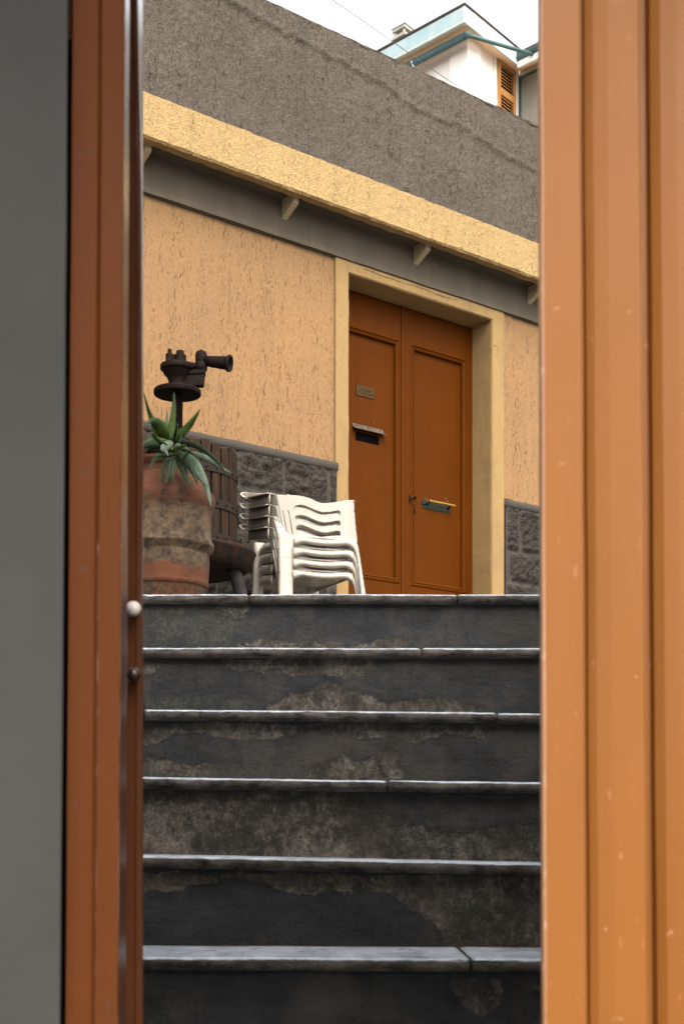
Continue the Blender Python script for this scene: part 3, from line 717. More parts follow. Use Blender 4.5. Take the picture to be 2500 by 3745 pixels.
# terracotta jar
TC = P(600, HY, 5.3); TC.z = ZL
pot = empty('terracotta_pot', TC, 0, 'big weathered terracotta jar with ringed body at the top of the stairs', 'plant pot')
k_ = 5.3/F
def pr(px, py): return ((px-600)*k_*.985, (HY-py)*k_-ZL)
prof = [(.105, .0), (.112, .02), (.128, .12), (.142, .22), (.150, .29)]
prof += [pr(752, 2171), pr(757, 2155), pr(763, 2150), pr(766, 2142), pr(764, 2132), pr(765, 2116), pr(768, 2060), pr(766, 2032), pr(770, 2024), pr(782, 2014), pr(786, 2005), pr(785, 1994), pr(779, 1984), pr(776, 1972), pr(775, 1955), pr(776, 1915), pr(777, 1880), pr(781, 1866), pr(787, 1856), pr(789, 1845), pr(789, 1830), pr(785, 1818), pr(772, 1800), pr(745, 1772), pr(722, 1754), pr(712, 1744), pr(712, 1724), pr(722, 1712), pr(726, 1702), pr(724, 1694), pr(714, 1690), pr(706, 1692), pr(700, 1710)]
body = MB().lathe(prof, seg=72, cap=True)
for i, v in enumerate(body.v): body.v[i] = v*(1+.006*fbm(v, 7, 2)) if v.z > .05 else v
jb = body.build('jar_body', M['terracotta'], pot, smooth=True); m_ = jb.modifiers.new('e', 'EDGE_SPLIT'); m_.split_angle = math.radians(28)
MB().lathe([(.001, pr(600, 1704)[1]+.01), (.1005, pr(600, 1704)[1])], seg=32).build('soil', M['soil'], pot)

aloe = empty('aloe_plant', (TC.x, TC.y, pr(0, 1700)[1]+ZL), 0, 'spiky green aloe plant growing in the terracotta jar', 'plant')
AO = Vector((TC.x, TC.y, pr(0, 1700)[1]+ZL))
def blade(pts, w, mat, thick=.22, curl=.35, spines=True, dstart=5.3, dend=5.2, roll=0.0):
    """pts in photo px along the blade's midline, w = width in px at fattest"""
    n = len(pts); path = [P(a[0], a[1], (a[2] if len(a) > 2 else dstart+(dend-dstart)*i/(n-1))) for i, a in enumerate(pts)]
    # resample with catmull-rom
    res = []; N_ = 18
    for i in range(N_+1):
        t = i/N_*(n-1); k = min(int(t), n-2); f = t-k
        p0_, p1_, p2_, p3_ = path[max(k-1, 0)], path[k], path[k+1], path[min(k+2, n-1)]
        res.append(.5*((2*p1_)+(-p0_+p2_)*f+(2*p0_-5*p1_+4*p2_-p3_)*f*f+(-p0_+3*p1_-3*p2_+p3_)*f*f*f))
    W_ = w*5.25/F/2; mb_ = MB(); rows = []; frames = []
    for i, p in enumerate(res):
        t = i/N_; tan = (res[min(i+1, N_)]-res[max(i-1, 0)]).normalized()
        view = p.normalized(); side = tan.cross(view).normalized(); nrm = side.cross(tan).normalized()
        if roll:
            R = Matrix.Rotation(roll, 3, tan); side = R @ side; nrm = R @ nrm
        ww = W_*max(.02, (.55+1.6*t)*.62 if t < .28 else (1-((t-.28)/.72)**1.35)*.98+.02)
        if t < .28: ww = W_*(.72+.28*t/.28)
        row = []
        for a in range(10):
            th = 2*math.pi*a/10
            x = math.cos(th); y = math.sin(th)*thick
            y -= curl*(x*x)*.5 if y > 0 else curl*(x*x)*.35
            row.append(p+side*ww*x-nrm*ww*y)
        rows.append([v-AO for v in row]); frames.append((p, side, nrm, ww, tan))
    mb_.grid(rows, True, True)
    o = mb_.build('leaf', mat, aloe, smooth=True)
    if spines:
        sp = MB()
        for i in range(2, N_-1):
            for f in (0, .5):
                p, side, nrm, ww, tan = frames[i]; p2, s2, n2, w2, t2 = frames[i+1]
                c = p.lerp(p2, f); w3 = ww+(w2-ww)*f
                for sg in (-1, 1):
                    b0 = c+side*w3*sg*.97+nrm*w3*curl*.4-AO; h = .0048
                    sp.add([b0-tan*.0010, b0+tan*.0010, b0+side*sg*h+tan*.0014, b0+nrm*.0014], [(0,1,2), (1,3,2), (3,0,2)])
        sp.build('spines', M['aloe_pale'] if mat is not M['aloe_dark'] else M['aloe'], o)
    return o
A_, D_, L_p = M['aloe'], M['aloe_dark'], M['aloe_pale']
blade([(600,1630),(575,1585),(556,1535),(540,1490),(524,1430)], 22, A_)
blade([(618,1612),(602,1588),(586,1562),(570,1545),(553,1539),(538,1549)], 48, A_, dstart=5.28, dend=5.12, curl=.5)
blade([(617,1615),(624,1580),(632,1530),(636,1480),(637,1433)], 27, A_, dstart=5.32, dend=5.3)
blade([(606,1600),(608,1560),(611,1530),(612,1502)], 13, A_, dstart=5.36, dend=5.38)
blade([(600,1590),(599,1565),(598,1532)], 8, A_, dstart=5.36, dend=5.38)
blade([(622,1612),(655,1592),(690,1558),(712,1528),(734,1495)], 30, A_, dstart=5.27, dend=5.2)
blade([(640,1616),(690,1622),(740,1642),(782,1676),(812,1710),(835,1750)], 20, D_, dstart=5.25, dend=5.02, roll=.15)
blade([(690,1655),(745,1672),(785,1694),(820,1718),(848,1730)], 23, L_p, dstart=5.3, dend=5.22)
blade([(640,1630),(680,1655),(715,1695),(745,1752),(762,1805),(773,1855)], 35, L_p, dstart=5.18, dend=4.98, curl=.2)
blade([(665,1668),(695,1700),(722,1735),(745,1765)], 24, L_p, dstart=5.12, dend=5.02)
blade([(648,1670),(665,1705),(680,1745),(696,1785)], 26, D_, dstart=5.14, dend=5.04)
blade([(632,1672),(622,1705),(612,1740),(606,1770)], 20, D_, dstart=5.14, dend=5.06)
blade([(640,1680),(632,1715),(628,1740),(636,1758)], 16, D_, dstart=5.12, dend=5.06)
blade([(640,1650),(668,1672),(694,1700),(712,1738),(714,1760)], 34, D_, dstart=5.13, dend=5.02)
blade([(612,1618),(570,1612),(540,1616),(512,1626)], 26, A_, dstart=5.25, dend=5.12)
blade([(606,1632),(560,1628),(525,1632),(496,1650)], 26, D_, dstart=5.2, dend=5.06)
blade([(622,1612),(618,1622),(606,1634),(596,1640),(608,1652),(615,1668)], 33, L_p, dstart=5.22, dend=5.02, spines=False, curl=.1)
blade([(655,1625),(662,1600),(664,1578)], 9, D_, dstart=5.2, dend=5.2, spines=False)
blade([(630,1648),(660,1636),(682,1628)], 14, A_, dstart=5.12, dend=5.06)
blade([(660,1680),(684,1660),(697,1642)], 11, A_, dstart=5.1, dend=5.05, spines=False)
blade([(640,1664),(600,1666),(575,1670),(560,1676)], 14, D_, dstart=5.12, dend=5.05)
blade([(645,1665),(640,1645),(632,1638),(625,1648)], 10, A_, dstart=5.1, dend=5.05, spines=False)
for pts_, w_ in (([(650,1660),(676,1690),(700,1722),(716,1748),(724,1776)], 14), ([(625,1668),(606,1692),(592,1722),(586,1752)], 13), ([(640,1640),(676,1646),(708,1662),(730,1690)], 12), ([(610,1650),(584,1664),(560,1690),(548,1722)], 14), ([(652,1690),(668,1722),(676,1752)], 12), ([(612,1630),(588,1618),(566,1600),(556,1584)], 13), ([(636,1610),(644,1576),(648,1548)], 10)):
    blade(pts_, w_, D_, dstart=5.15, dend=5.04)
for k in range(16):
    a = random.uniform(0, 2*math.pi); x0 = 618+22*math.cos(a); l = random.uniform(28, 70)
    dx = math.cos(a)*l; dd = 5.25-.10*abs(math.sin(a)) if math.sin(a) < 0 else 5.38
    blade([(x0, 1650), (x0+dx*.6, 1640+random.uniform(-16, 14)), (x0+dx, 1655+random.uniform(-5, 35))], random.uniform(14, 26), D_, dstart=5.25, dend=dd, spines=False)

# ------------------------------------------------------------------ stacked garden chairs
def chair_depth(px, t=0.0):                 # back plane of the top chair
    return 6.10+(px-1043)/273*.12+t
CH0 = Vector((-.17, 6.32, ZL+.141))         # base of the top chair
def cl(v): return tuple(Vector(v)-CH0)
def curve_pts(pts, n):
    res = []; m = len(pts)
    for i in range(n+1):
        t = i/n*(m-1); k = min(int(t), m-2); f = t-k
        a, b, c, d = [Vector(pts[j]) for j in (max(k-1, 0), k, k+1, min(k+2, m-1))]
        res.append(.5*((2*b)+(-a+c)*f+(2*a-5*b+4*c-d)*f*f+(-a+3*b-3*c+d)*f*f*f))
    return res
def make_chair():
    root = empty('garden_chair', CH0)
    pm = M['plastic']
    def wave(px): # how far the shell swings away from the viewer
        t = (px-1000)/290; return .05*max(0, math.sin(max(0, min(1, (px-1055)/150))*math.pi/2))*(1-.35*max(0, (px-1215)/75))
    def sheet(name, outline, holes, depth, step=2.0, thick=.004, smooth=True, cut=None, xcut=None):
        xs = [p[0] for p in outline]; ys = [p[1] for p in outline]
        x0, x1, y0, y1 = min(xs)-step, max(xs)+step, min(ys)-step, max(ys)+step
        polys = [outline]+holes; segs = []
        for q in polys:
            for i in range(len(q)): segs.append((q[i], q[(i+1) % len(q)]))
        nx = int((x1-x0)/step)+1; ny = int((y1-y0)/step)+1
        def near(x, y):
            best = None
            for (ax_, ay), (bx, by) in segs:
                if min(ax_, bx)-step > x or max(ax_, bx)+step < x or min(ay, by)-step > y or max(ay, by)+step < y: continue
                dx, dy = bx-ax_, by-ay; L2 = dx*dx+dy*dy
                if L2 == 0: continue
                t = max(0, min(1, ((x-ax_)*dx+(y-ay)*dy)/L2)); qx, qy = ax_+dx*t, ay+dy*t; d2 = (x-qx)**2+(y-qy)**2
                if best is None or d2 < best[0]: best = (d2, qx, qy)
            return best
        pos = {}
        def inside(x, y): return inpoly(x, y, outline) and not any(inpoly(x, y, h) for h in holes)
        V = []; idx = {}; Fc = []
        def vid(i, j):
            if (i, j) not in idx:
                x, y = x0+i*step, y0+j*step; b = near(x, y)
                if b and b[0] < (step*.72)**2 and not (cut and min(abs(y-q) for q in cut) < step*1.1): x, y = b[1], b[2]
                idx[(i, j)] = len(V); V.append(cl(P(x, y, depth(x, y))))
            return idx[(i, j)]
        for i in range(nx):
            for j in range(ny):
                if cut and not cut[0] <= y0+(j+.5)*step < cut[1]: continue
                if xcut and not xcut[0] <= x0+(i+.5)*step < xcut[1]: continue
                if inside(x0+(i+.5)*step, y0+(j+.5)*step): Fc.append((vid(i, j), vid(i, j+1), vid(i+1, j+1), vid(i+1, j)))
        o = mesh_obj(name, V, Fc, pm, root, smooth)
        m = o.modifiers.new('s', 'SOLIDIFY'); m.thickness = thick; m.offset = 1.0
        return o
    def smoothc(pts, n=6, closed=True):
        m = len(pts); out = []
        for i in range(m):
            a, b, c, d = pts[(i-1) % m], pts[i], pts[(i+1) % m], pts[(i+2) % m]
            for k in range(n):
                f = k/n
                out.append(tuple(.5*((2*b[q])+(-a[q]+c[q])*f+(2*a[q]-5*b[q]+4*c[q]-d[q])*f*f+(-a[q]+3*b[q]-3*c[q]+d[q])*f*f*f) for q in (0, 1)))
        return out
    # backrest shell
    out = [(984,1812),(986,1806),(992,1803),(1003,1806),(1010,1809),(1040,1811),(1080,1812),(1110,1817),(1135,1825),(1158,1836),(1172,1841),(1188,1842),(1215,1839),(1245,1834),(1262,1831),(1278,1830),(1287,1833),(1291,1838),(1293,1870),(1296,1910),(1300,1950),(1304,1985),(1040,1966),(1019,1960),(1012,1960),(1000,1890)]
    def slot(y0s):  # three wavy openings
        t = y0s
        top = [(1072,12),(1076,4),(1083,0),(1098,-2),(1110,0),(1130,8),(1150,17),(1172,24),(1185,26),(1205,24),(1225,20),(1238,19),(1243,24),(1244,28)]
        bot = [(1243,33),(1215,34),(1195,36),(1175,38),(1150,35),(1125,27),(1105,19),(1090,15),(1080,16),(1074,20)]
        return [(x, t+y) for x, y in top]+[(x, t+y+4) for x, y in bot]
    holes = []
    for k, y0s in enumerate((1849, 1886, 1923)):
        h = slot(y0s)
        if k: h = [(max(x, 1072+5*k) if x < 1085 else x, y) for x, y in h]
        holes.append(h)
    holes.append([(1031,1868),(1034,1868),(1050,1956),(1046,1956)]); holes.append([(1051,1867),(1054,1867),(1070,1956),(1066,1956)])
    def dback(x, y):
        d = chair_depth(x)+wave(x)*(1-(y-1810)/400)
        if x < 1012+(y-1810)*.19: d += (1012+(y-1810)*.19-x)*.0022      # the side wing turns away
        if x > 1272: d += (x-1272)*.0016
        if y < 1816+(30 if 1150<x<1220 else 0)*.9: d += .0
        return d+(y-1960)*.00012
    sheet('backrest', out, holes, dback, 1.9, .0042)
    # back rail and rear legs share one rounded outline with an arch between the legs
    fo = [(1000,1890),(1008,1930),(1014,1975),(1017,2010),(1019,2100),(1018,2200),(1014,2417),(1078,2417),(1070,2200),(1067,2060),(1067,2030),(1069,2013),(1075,2000),(1085,1992),(1098,1988),(1112,1986),(1140,1992),(1180,1997),(1225,1998),(1262,1996),(1276,1999),(1290,2011),(1299,2025),(1306,2050),(1312,2100),(1320,2200),(1336,2400),(1358,2400),(1338,2200),(1323,2100),(1314,2040),(1308,2005),(1303,1988),(1296,1977),(1284,1971),(1265,1970),(1220,1974),(1170,1972),(1120,1966),(1085,1960),(1062,1957),(1052,1953),(1046,1945),(1040,1925),(1030,1890)]
    def dist(x, y):
        b = 1e9; n = len(fo)
        for i in range(n):
            ax_, ay = fo[i]; bx, by = fo[(i+1) % n]; dx, dy = bx-ax_, by-ay
            t = max(0, min(1, ((x-ax_)*dx+(y-ay)*dy)/(dx*dx+dy*dy))); b = min(b, (x-ax_-dx*t)**2+(y-ay-dy*t)**2)
        return math.sqrt(b)
    def dfr(x, y):
        q = min(1, dist(x, y)/11.0); top = max(0, min(1, (y-1890)/60))
        lower = max(0, (y-1990)/430)
        return chair_depth(x)+wave(x)*.45*(1-lower)-.008*top-(.030 if 1076 < x < 1292 and y < 2010 else .016)*(1-(1-q)**2.2)*top+.010-.05*lower
    sheet('back_rail', fo, [], dfr, 3.0, .0035, cut=(1800, 2040))
    sheet('leg', fo, [], dfr, 3.0, .0035, cut=(2040, 2500), xcut=(900, 1200))
    sheet('leg', fo, [], dfr, 3.0, .0035, cut=(2040, 2500), xcut=(1200, 1500))
    def leg(top, bot, w0, w1, dd0, dd1, side, n=14, arch=0):
        rows = []
        for i in range(n+1):
            t = i/n; c = top.lerp(bot, t); w_ = w0+(w1-w0)*t; dp = dd0+(dd1-dd0)*t
            L0 = -w_/2; R0 = w_/2
            pts = [(L0, dp if side < 0 else .006), (L0, .004), (L0+.004, 0), (0, -.0015), (R0-.004, 0), (R0, .004), (R0, dp if side > 0 else .006)]
            rows.append([cl(c+Vector((x*.94+y*-.34, x*.34+y*.94, 0))) for x, y in pts])
        o = MB().grid(rows).build('leg', pm, root, True, fix=False); m = o.modifiers.new('s', 'SOLIDIFY'); m.thickness = .0035; m.offset = -1
        return o
    ft = ZL+.141
    def foot(px, d): p = P(px, HY, d); p.z = ft; return p
    leg(P(950, 1985, 6.50), foot(935, 6.50), .040, .050, .035, .03, -1)
    leg(P(1150, 2010, 6.60), foot(1141, 6.64), .046, .040, .03, .03, 1)
    # arms: a flat top with a deep skirt, curling outwards at the tip
    for sd in (0, 1):
        if sd == 0:
            mid = [P(987, 1806, 6.075), P(962, 1812, 6.17), P(935, 1819, 6.30), P(912, 1822, 6.42)]; outv = Vector((-.94, -.34, 0))
        else:
            mid = [P(1284, 1832, 6.24), P(1262, 1846, 6.36), P(1248, 1852, 6.48), P(1232, 1850, 6.60)]; outv = Vector((.94, .34, 0))
        path = curve_pts(mid, 12); top = []; sk = []
        for i, p in enumerate(path):
            t = i/12; wd = .018+.010*t
            top.append([cl(p+outv*(-.012)), cl(p+outv*(wd*.4)+Vector((0,0,.003))), cl(p+outv*wd+Vector((0,0,.0)))])
            sk.append([cl(p), cl(p+Vector((0,0,-.022))), cl(p+Vector((0,0,-.046+.004*t)))])
        m_ = MB().grid(top).grid(sk)
        # the flange that curls into a cupped tip
        if sd == 0:
            up_ = [(985,1804,6.10),(962,1804,6.20),(935,1802,6.33),(912,1801,6.44),(897,1800,6.47),(886,1801,6.47),(880,1803,6.46)]
            md_ = [(985,1805,6.09),(962,1809,6.19),(935,1812,6.32),(912,1813,6.45),(897,1812,6.49),(886,1809,6.48),(879,1806,6.46)]
            lo_ = [(987,1806,6.075),(962,1812,6.17),(935,1819,6.30),(912,1823,6.42),(898,1823,6.44),(887,1816,6.45),(879,1808,6.46)]
            m_.grid([[cl(v_) for v_ in curve_pts([P(*q) for q in row], 18)] for row in (up_, md_, lo_)])
        o = m_.build('armrest', pm, root, True, fix=False); mm = o.modifiers.new('s', 'SOLIDIFY'); mm.thickness = .0035; mm.offset = 0
    # seat with slots running front to back, and its aprons
    zs = 1.340
    bl, br = P(1052, HY, 6.11), P(1300, HY, 6.22); fl_, fr = P(955, HY, 6.50), P(1155, HY, 6.60)
    nsl = 9; seat = MB()
    for s in range(nsl):
        for (v0, v1) in ((0, 1),):
            u0, u1 = (s+.07)/nsl, (s+.93)/nsl
            rows = []
            for i in range(9):
                v = v0+(v1-v0)*i/8; dip = -.012*math.sin(v*math.pi)-.008*(1-v)
                a = bl.lerp(br, u0).lerp(fl_.lerp(fr, u0), v); b = bl.lerp(br, u1).lerp(fl_.lerp(fr, u1), v)
                rows.append([cl((a.x, a.y, zs+dip)), cl((b.x, b.y, zs+dip))])
            seat.grid(rows)
    for v0, v1 in ((-.0, .06), (.94, 1.0), (.48, .52)):
        rows = []
        for i in range(9):
            u = i/8; r = []
            for v in (v0, v1):
                p = bl.lerp(br, u).lerp(fl_.lerp(fr, u), v); r.append(cl((p.x, p.y, zs-.012*math.sin(v*math.pi)-.008*(1-v)+.0015)))
            rows.append(r)
        seat.grid(rows)
    o = seat.build('seat', pm, root, False, fix=False); mm = o.modifiers.new('s', 'SOLIDIFY'); mm.thickness = .004; mm.offset = 0
    ap = MB()
    def apron(a, b, h, z0=zs, rnd=.0):
        rows = []
        for i in range(13):
            t = i/12; p = a.lerp(b, t); e = min(t, 1-t)*12; k = .010*max(0, 1-e/1.4)
            rows.append([cl((p.x, p.y, z0+.003-k)), cl((p.x, p.y, z0-h))])
        ap.grid(rows)
    apron(fl_, fr, .024); apron(fr, br, .024)
    ap.build('apron', pm, root, False, fix=False).modifiers.new('s', 'SOLIDIFY').thickness = .0035
    # side wing under the arm
    sw_ = MB(); rows = []
    for i in range(15):
        t = i/14; pt = P(950+50*t, 2003-10*min(1, t*4)-12*t, 6.50-.33*t); k = .0
        rows.append([cl(pt), cl(pt+Vector((-.004, -.002, -.020))), cl(pt+Vector((-.006, -.003, -.041)))])
    o = sw_.grid(rows).build('side_panel', pm, root, True, fix=False); mm = o.modifiers.new('s', 'SOLIDIFY'); mm.thickness = .0035
    return root
def copy_tree(o, parent=None):
    c = o.copy(); C.objects.link(c); c.parent = parent
    for ch_ in list(o.children): copy_tree(ch_, c)
    return c
chair = make_chair()
tag(chair, 'topmost white plastic garden chair of the stack, its wavy slatted back fully in view', 'chair', 'stacked garden chairs')
for k, lab in ((1, 'second white plastic garden chair from the top of the stack by the door'), (2, 'third white plastic garden chair from the top of the stack, just above the lowest'), (3, 'lowest white plastic garden chair of the stack, its legs standing on the landing')):
    c = copy_tree(chair); c.location = CH0+Vector((-.0022*k, .0085*k, -.047*k)); c['label'] = lab

# ------------------------------------------------------------------ the gateway in the foreground
def prism(prof, z0, z1, lean=True):
    """prof: (px at photo top, px at photo bottom, depth) ... ; open strip extruded upwards"""
    rows = []
    for z in (z0, z1):
        row = []
        for a, b, d in prof:
            zt_, zb = HY/F*d, (HY-3745)/F*d; xa, xb = (a-HX)/F*d, (b-HX)/F*d
            row.append((xb+(xa-xb)*(z-zb)/(zt_-zb), d, z))
        rows.append(row)
    return rows
def prism_n(prof, z0, z1, n=24, warp=None):
    r = prism(prof, z0, z1); out = []
    for i in range(n+1):
        t = i/n; row = []
        for k, (a, b) in enumerate(zip(r[0], r[1])):
            x = a[0]+(b[0]-a[0])*t; z = a[2]+(b[2]-a[2])*t; y = a[1]
            if warp: x, y = warp(k, x, y, z)
            x += .0006*fbm((k*.7, 0, z), 6, 3); out_ = (x, y, z); row.append(out_)
        out.append(row)
    return out
ZG0, ZG1 = -.715, 1.62
# right leaf
gl = empty('gate_leaf', ((2200-HX)/F*1.17, 1.17, ZG0), 0, 'orange gate leaf coloured as if brightly lit, with stepped mouldings filling the right side', 'door')
def g_loc(rows, o): return [[(v[0]-o.location.x, v[1]-o.location.y, v[2]-o.location.z) for v in r] for r in rows]
d0 = 1.15
prR = [(1964,1977,1.205), (1964.5,1977.5,1.168), (1967,1980.5,1.158), (1973,1987,1.1515), (1983,1997,1.150), (2116,2139,1.150), (2118.5,2141.5,1.1525), (2119,2142,1.156)]
def shift(px_pair, d_from, d_to):           # same x in space at another depth
    return tuple(HX+(p-HX)*d_from/d_to for p in px_pair)
a = shift((2119,2142), 1.156, 1.171); prR.append((a[0], a[1], 1.171))
prR += [(2124,2147,1.1715), (2134,2157,1.1680), (2165,2189,1.1650), (2220,2245,1.1632), (2328,2356,1.1620), (2333,2361,1.1628), (2336,2364,1.168)]
a = shift((2336,2364), 1.168, 1.200); prR.append((a[0], a[1], 1.200))
prR += [(2356,2386,1.201), (2372,2402,1.1945), (2410,2440,1.1905), (2470,2500,1.189), (2900,2940,1.189)]
lf = MB().grid(g_loc(prism_n(prR, ZG0+.01, ZG1, 60), gl)).build('leaf_face', M['gate_paint_lit'], gl, smooth=False, fix=False)
lf.data.materials.append(M['edge_highlight'])
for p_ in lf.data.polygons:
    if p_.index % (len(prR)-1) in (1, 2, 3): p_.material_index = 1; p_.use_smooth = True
xs_ = prism([(1975,1988,1.225), (2900,2940,1.225)], ZG0+.01, ZG1)
v = [(p[0], y, p[2]) for y in (1.2, 1.206) for r in xs_ for p in r]
bx = MB().hexa([(xs_[0][0][0], 1.2255, ZG0+.01), (xs_[0][1][0], 1.2255, ZG0+.01), (xs_[0][1][0], 1.235, ZG0+.01), (xs_[0][0][0], 1.235, ZG0+.01), (xs_[1][0][0], 1.2255, ZG1), (xs_[1][1][0], 1.2255, ZG1), (xs_[1][1][0], 1.235, ZG1), (xs_[1][0][0], 1.235, ZG1)])
bx.v = [Vector(v_)-gl.location for v_ in bx.v]; bx.build('leaf_back', M['gate_paint_lit'], gl)
# left frame post
gf = empty('gate_post', ((360-HX)/F*1.25, 1.25, ZG0), 0, 'orange gate frame post, coloured darker for shade, beside the grey wall on the left', 'post')
prL = [(263,236,1.262), (264,237,1.253), (268,241,1.250), (360,330,1.250), (363,334,1.2515), (368,340,1.2530), (373,346,1.2515), (376,349,1.250), (448,421,1.250), (455,428,1.2512), (457.5,431,1.254), (458.5,432,1.262), (466,446,1.315), (473,456,1.37)]
pfc = MB().grid(g_loc(prism_n(prL[:12], ZG0+.01, ZG1, 50), gf)).build('post_face', M['gate_paint_shaded'], gf, fix=False)
pfc.data.materials.append(M['post_worn'])
for p_ in pfc.data.polygons:
    r_, c_ = divmod(p_.index, 11)
    if (c_ in (9, 10) and r_ < 24) or (c_ == 6 and r_ < 21): p_.material_index = 1
def pm_(z): return 1
MB().grid(g_loc(prism_n([(458.5,432,1.262), (466,446,1.281), (474,459,1.303)], ZG0+.01, ZG1, 30), gf)).build('glossy_reveal', M['edge_paint'], gf, smooth=True, fix=False)
MB().grid(g_loc(prism_n([(300,262,1.40), (263,236,1.262)], ZG0+.01, ZG1, 6), gf)).build('post_side', M['black'], gf, fix=False)
# narrow block at the head of the post, closing the gap above
hb_ = [P(257, 143, 1.262), P(281, 143, 1.262)]
zb_h = hb_[0].z
MB().box(hb_[0].x-.004, hb_[1].x-.0015, 1.263, 1.30, zb_h, ZG1).build('head_block', M['gate_paint_shaded'], gf, loc=(-gf.location.x, -gf.location.y, -gf.location.z), bev=.001)
# far open leaf, edge on
ge = empty('open_gate_leaf', ((498-HX)/F*1.42, 1.42, ZG0), 0, 'dark varnished gate leaf seen edge-on with two round knobs', 'door')
def warp_leaf(k, x, y, z):
    t = max(0, (z-.60)/.26); 
    if k >= 2: x -= .0048*t**1.3
    return x, y
prE = [(472,455,1.42), (476,459,1.4185), (500,490,1.418), (503,493,1.4195), (506,496,1.418), (519,519,1.418), (523,523,1.421)]
MB().grid(g_loc(prism_n(prE, ZG0+.01, ZG1, 60, warp_leaf), ge)).build('leaf_edge', M['edge_paint'], ge, smooth=False, fix=False)
def warp_side(k, x, y, z):
    t = max(0, (z-.60)/.26)
    x -= .0048*t**1.3*(1 if k == 0 else .08); return x, y
MB().grid(g_loc(prism_n([(523,523,1.421), (523.6,523.6,1.463), (524.6,524.6,1.90)], ZG0+.01, ZG1, 60, warp_side), ge)).build('leaf_side', M['edge_paint'], ge, smooth=False, fix=False)
for px, py, mt in ((488, 2226, 'white_enamel'), (489, 2467, 'dark_knob')):
    c = P(px, py, 1.400)-ge.location
    MB().ball(c, .0075, 22, 14).build('knob', M[mt], ge, smooth=True)
    MB().tube([c, c+Vector((0, .018, 0))], .004, 12).build('knob_stem', M[mt], ge, smooth=True)
c = P(519, 2605, 1.55)-ge.location
MB().ball(c, .012, 14, 10, sx=.28, sy=1.0, sz=1.15).build('escutcheon', M['iron'], ge, smooth=True)

# grey wall on the left of the gateway, right pier out of frame, lintel and an added shading canopy
wg = empty('gateway_wall', (-.9, 1.3, -.725), 0, 'smooth grey rendered wall on the far left beside the gate frame', 'wall')
def wl(v): return tuple(Vector(v)-wg.location)
rows = prism_n([(-2600,-2640,1.235), (-60,-90,1.235), (246,216,1.235), (250.5,220,1.239), (252,222,1.247), (252,223,1.36)], -.72, 2.1, 40)
MB().grid([[wl(v_) for v_ in r] for r in rows]).build('wall_face', M['facade'], wg, smooth=False, fix=False)
x_in = rows[0][-1][0]
bk = MB().box(-1.0, -.262, 1.262, 1.36, -.72, 2.1).box(-.2615, -.236, 1.305, 1.36, -.72, 2.1); 
bk.v = [Vector(wl(v_)) for v_ in bk.v]; bk.build('wall_core', M['black'], wg)
lt = MB().box(-.98, 1.55, .78, 1.2195, 1.20, 1.32).box(-.235, .339, 1.2405, 1.36, ZG1+.005, 2.1); lt.v = [Vector(wl(v_)) for v_ in lt.v]; lt.build('lintel_shade_canopy', M['facade'], wg)  # first box is an unseen canopy added to shade the gate tops
pier = MB().box(.34, 1.6, 1.24, 1.36, -.72, 2.1); pier.v = [Vector(wl(v_)) for v_ in pier.v]; pier.build('pier', M['facade'], wg)

# ------------------------------------------------------------------ the pink house beyond
HD = 20.0
Ld = Vector((-5154, 5150, 0)).normalized(); Rd = Vector((4150, 5150, 0)).normalized()
nL = Vector((-Ld.y, Ld.x, 0)); nL = nL if nL.y < 0 else -nL
nR = Vector((Rd.y, -Rd.x, 0)); nR = nR if nR.y < 0 else -nR
C0 = P(1708, HY, HD); zw = (HY-130)/F*HD
hr = empty('pink_house', (C0.x, C0.y, ZL), 0, 'pale pink house with blue fascia and shuttered window rising behind the parapet', 'building')
def hl(v): v = Vector(v); return (v.x-C0.x, v.y-C0.y, v.z-ZL)
def sol(px, base, dirv):                     # distance along dirv from base at which photo column px is met
    k = (px-HX)/F; return (k*base.y-base.x)/(dirv.x-k*dirv.y)
def wallq(a, b, z0, z1, th, nrm):
    return [hl((p.x, p.y, z)) for z in (z0, z1) for p in (a, b, b-nrm*th, a-nrm*th)]
sI = sol(1898, C0, Rd); I0 = C0+Rd*sI        # inner corner with the wing
a = C0; 
fz0 = 0
m = MB(); m.hexa(wallq(C0+Ld*7, C0, ZL, zw, .3, nL)); m.build('wall', M['house_wall'], hr)
m = MB(); m.hexa(wallq(C0+nL*.002, I0, ZL, zw-.01, .3, nR)); m.build('wall', M['house_wall'], hr)
Wd = -Ld; nW = nL
wing_top = (HY-262)/F*I0.y
m = MB(); m.hexa(wallq(I0, I0+Wd*3.2, ZL, wing_top, .3, nL)); m.build('wing_wall', M['house_wing'], hr)
# eaves: solve the overhangs so the fascia corner lands where the photo has it
ED = HD*.979; E0 = P(1698, HY, ED); off = E0-C0
def solve2(a, b, c):
    det = a.x*b.y-a.y*b.x; return ((c.x*b.y-c.y*b.x)/det, (a.x*c.y-a.y*c.x)/det)
e1, e2 = solve2(nL, nR, off)
ez0 = (HY-80)/F*ED; ez1 = (HY-21)/F*ED
EL = E0+Ld*8.2; ER_s = sol(1893, E0, Rd); ER = E0+Rd*ER_s
def board(a, b, z0, z1, th, nrm, name, mat):
    m = MB(); m.hexa(wallq(a, b, z0, z1, th, nrm)); return m.build(name, mat, hr)
board(EL, E0, ez0, ez1, .03, nL, 'fascia', M['fascia'])
board(E0, ER, ez0+.002, ez1-.002, .03, nR, 'fascia', M['fascia_pale'])
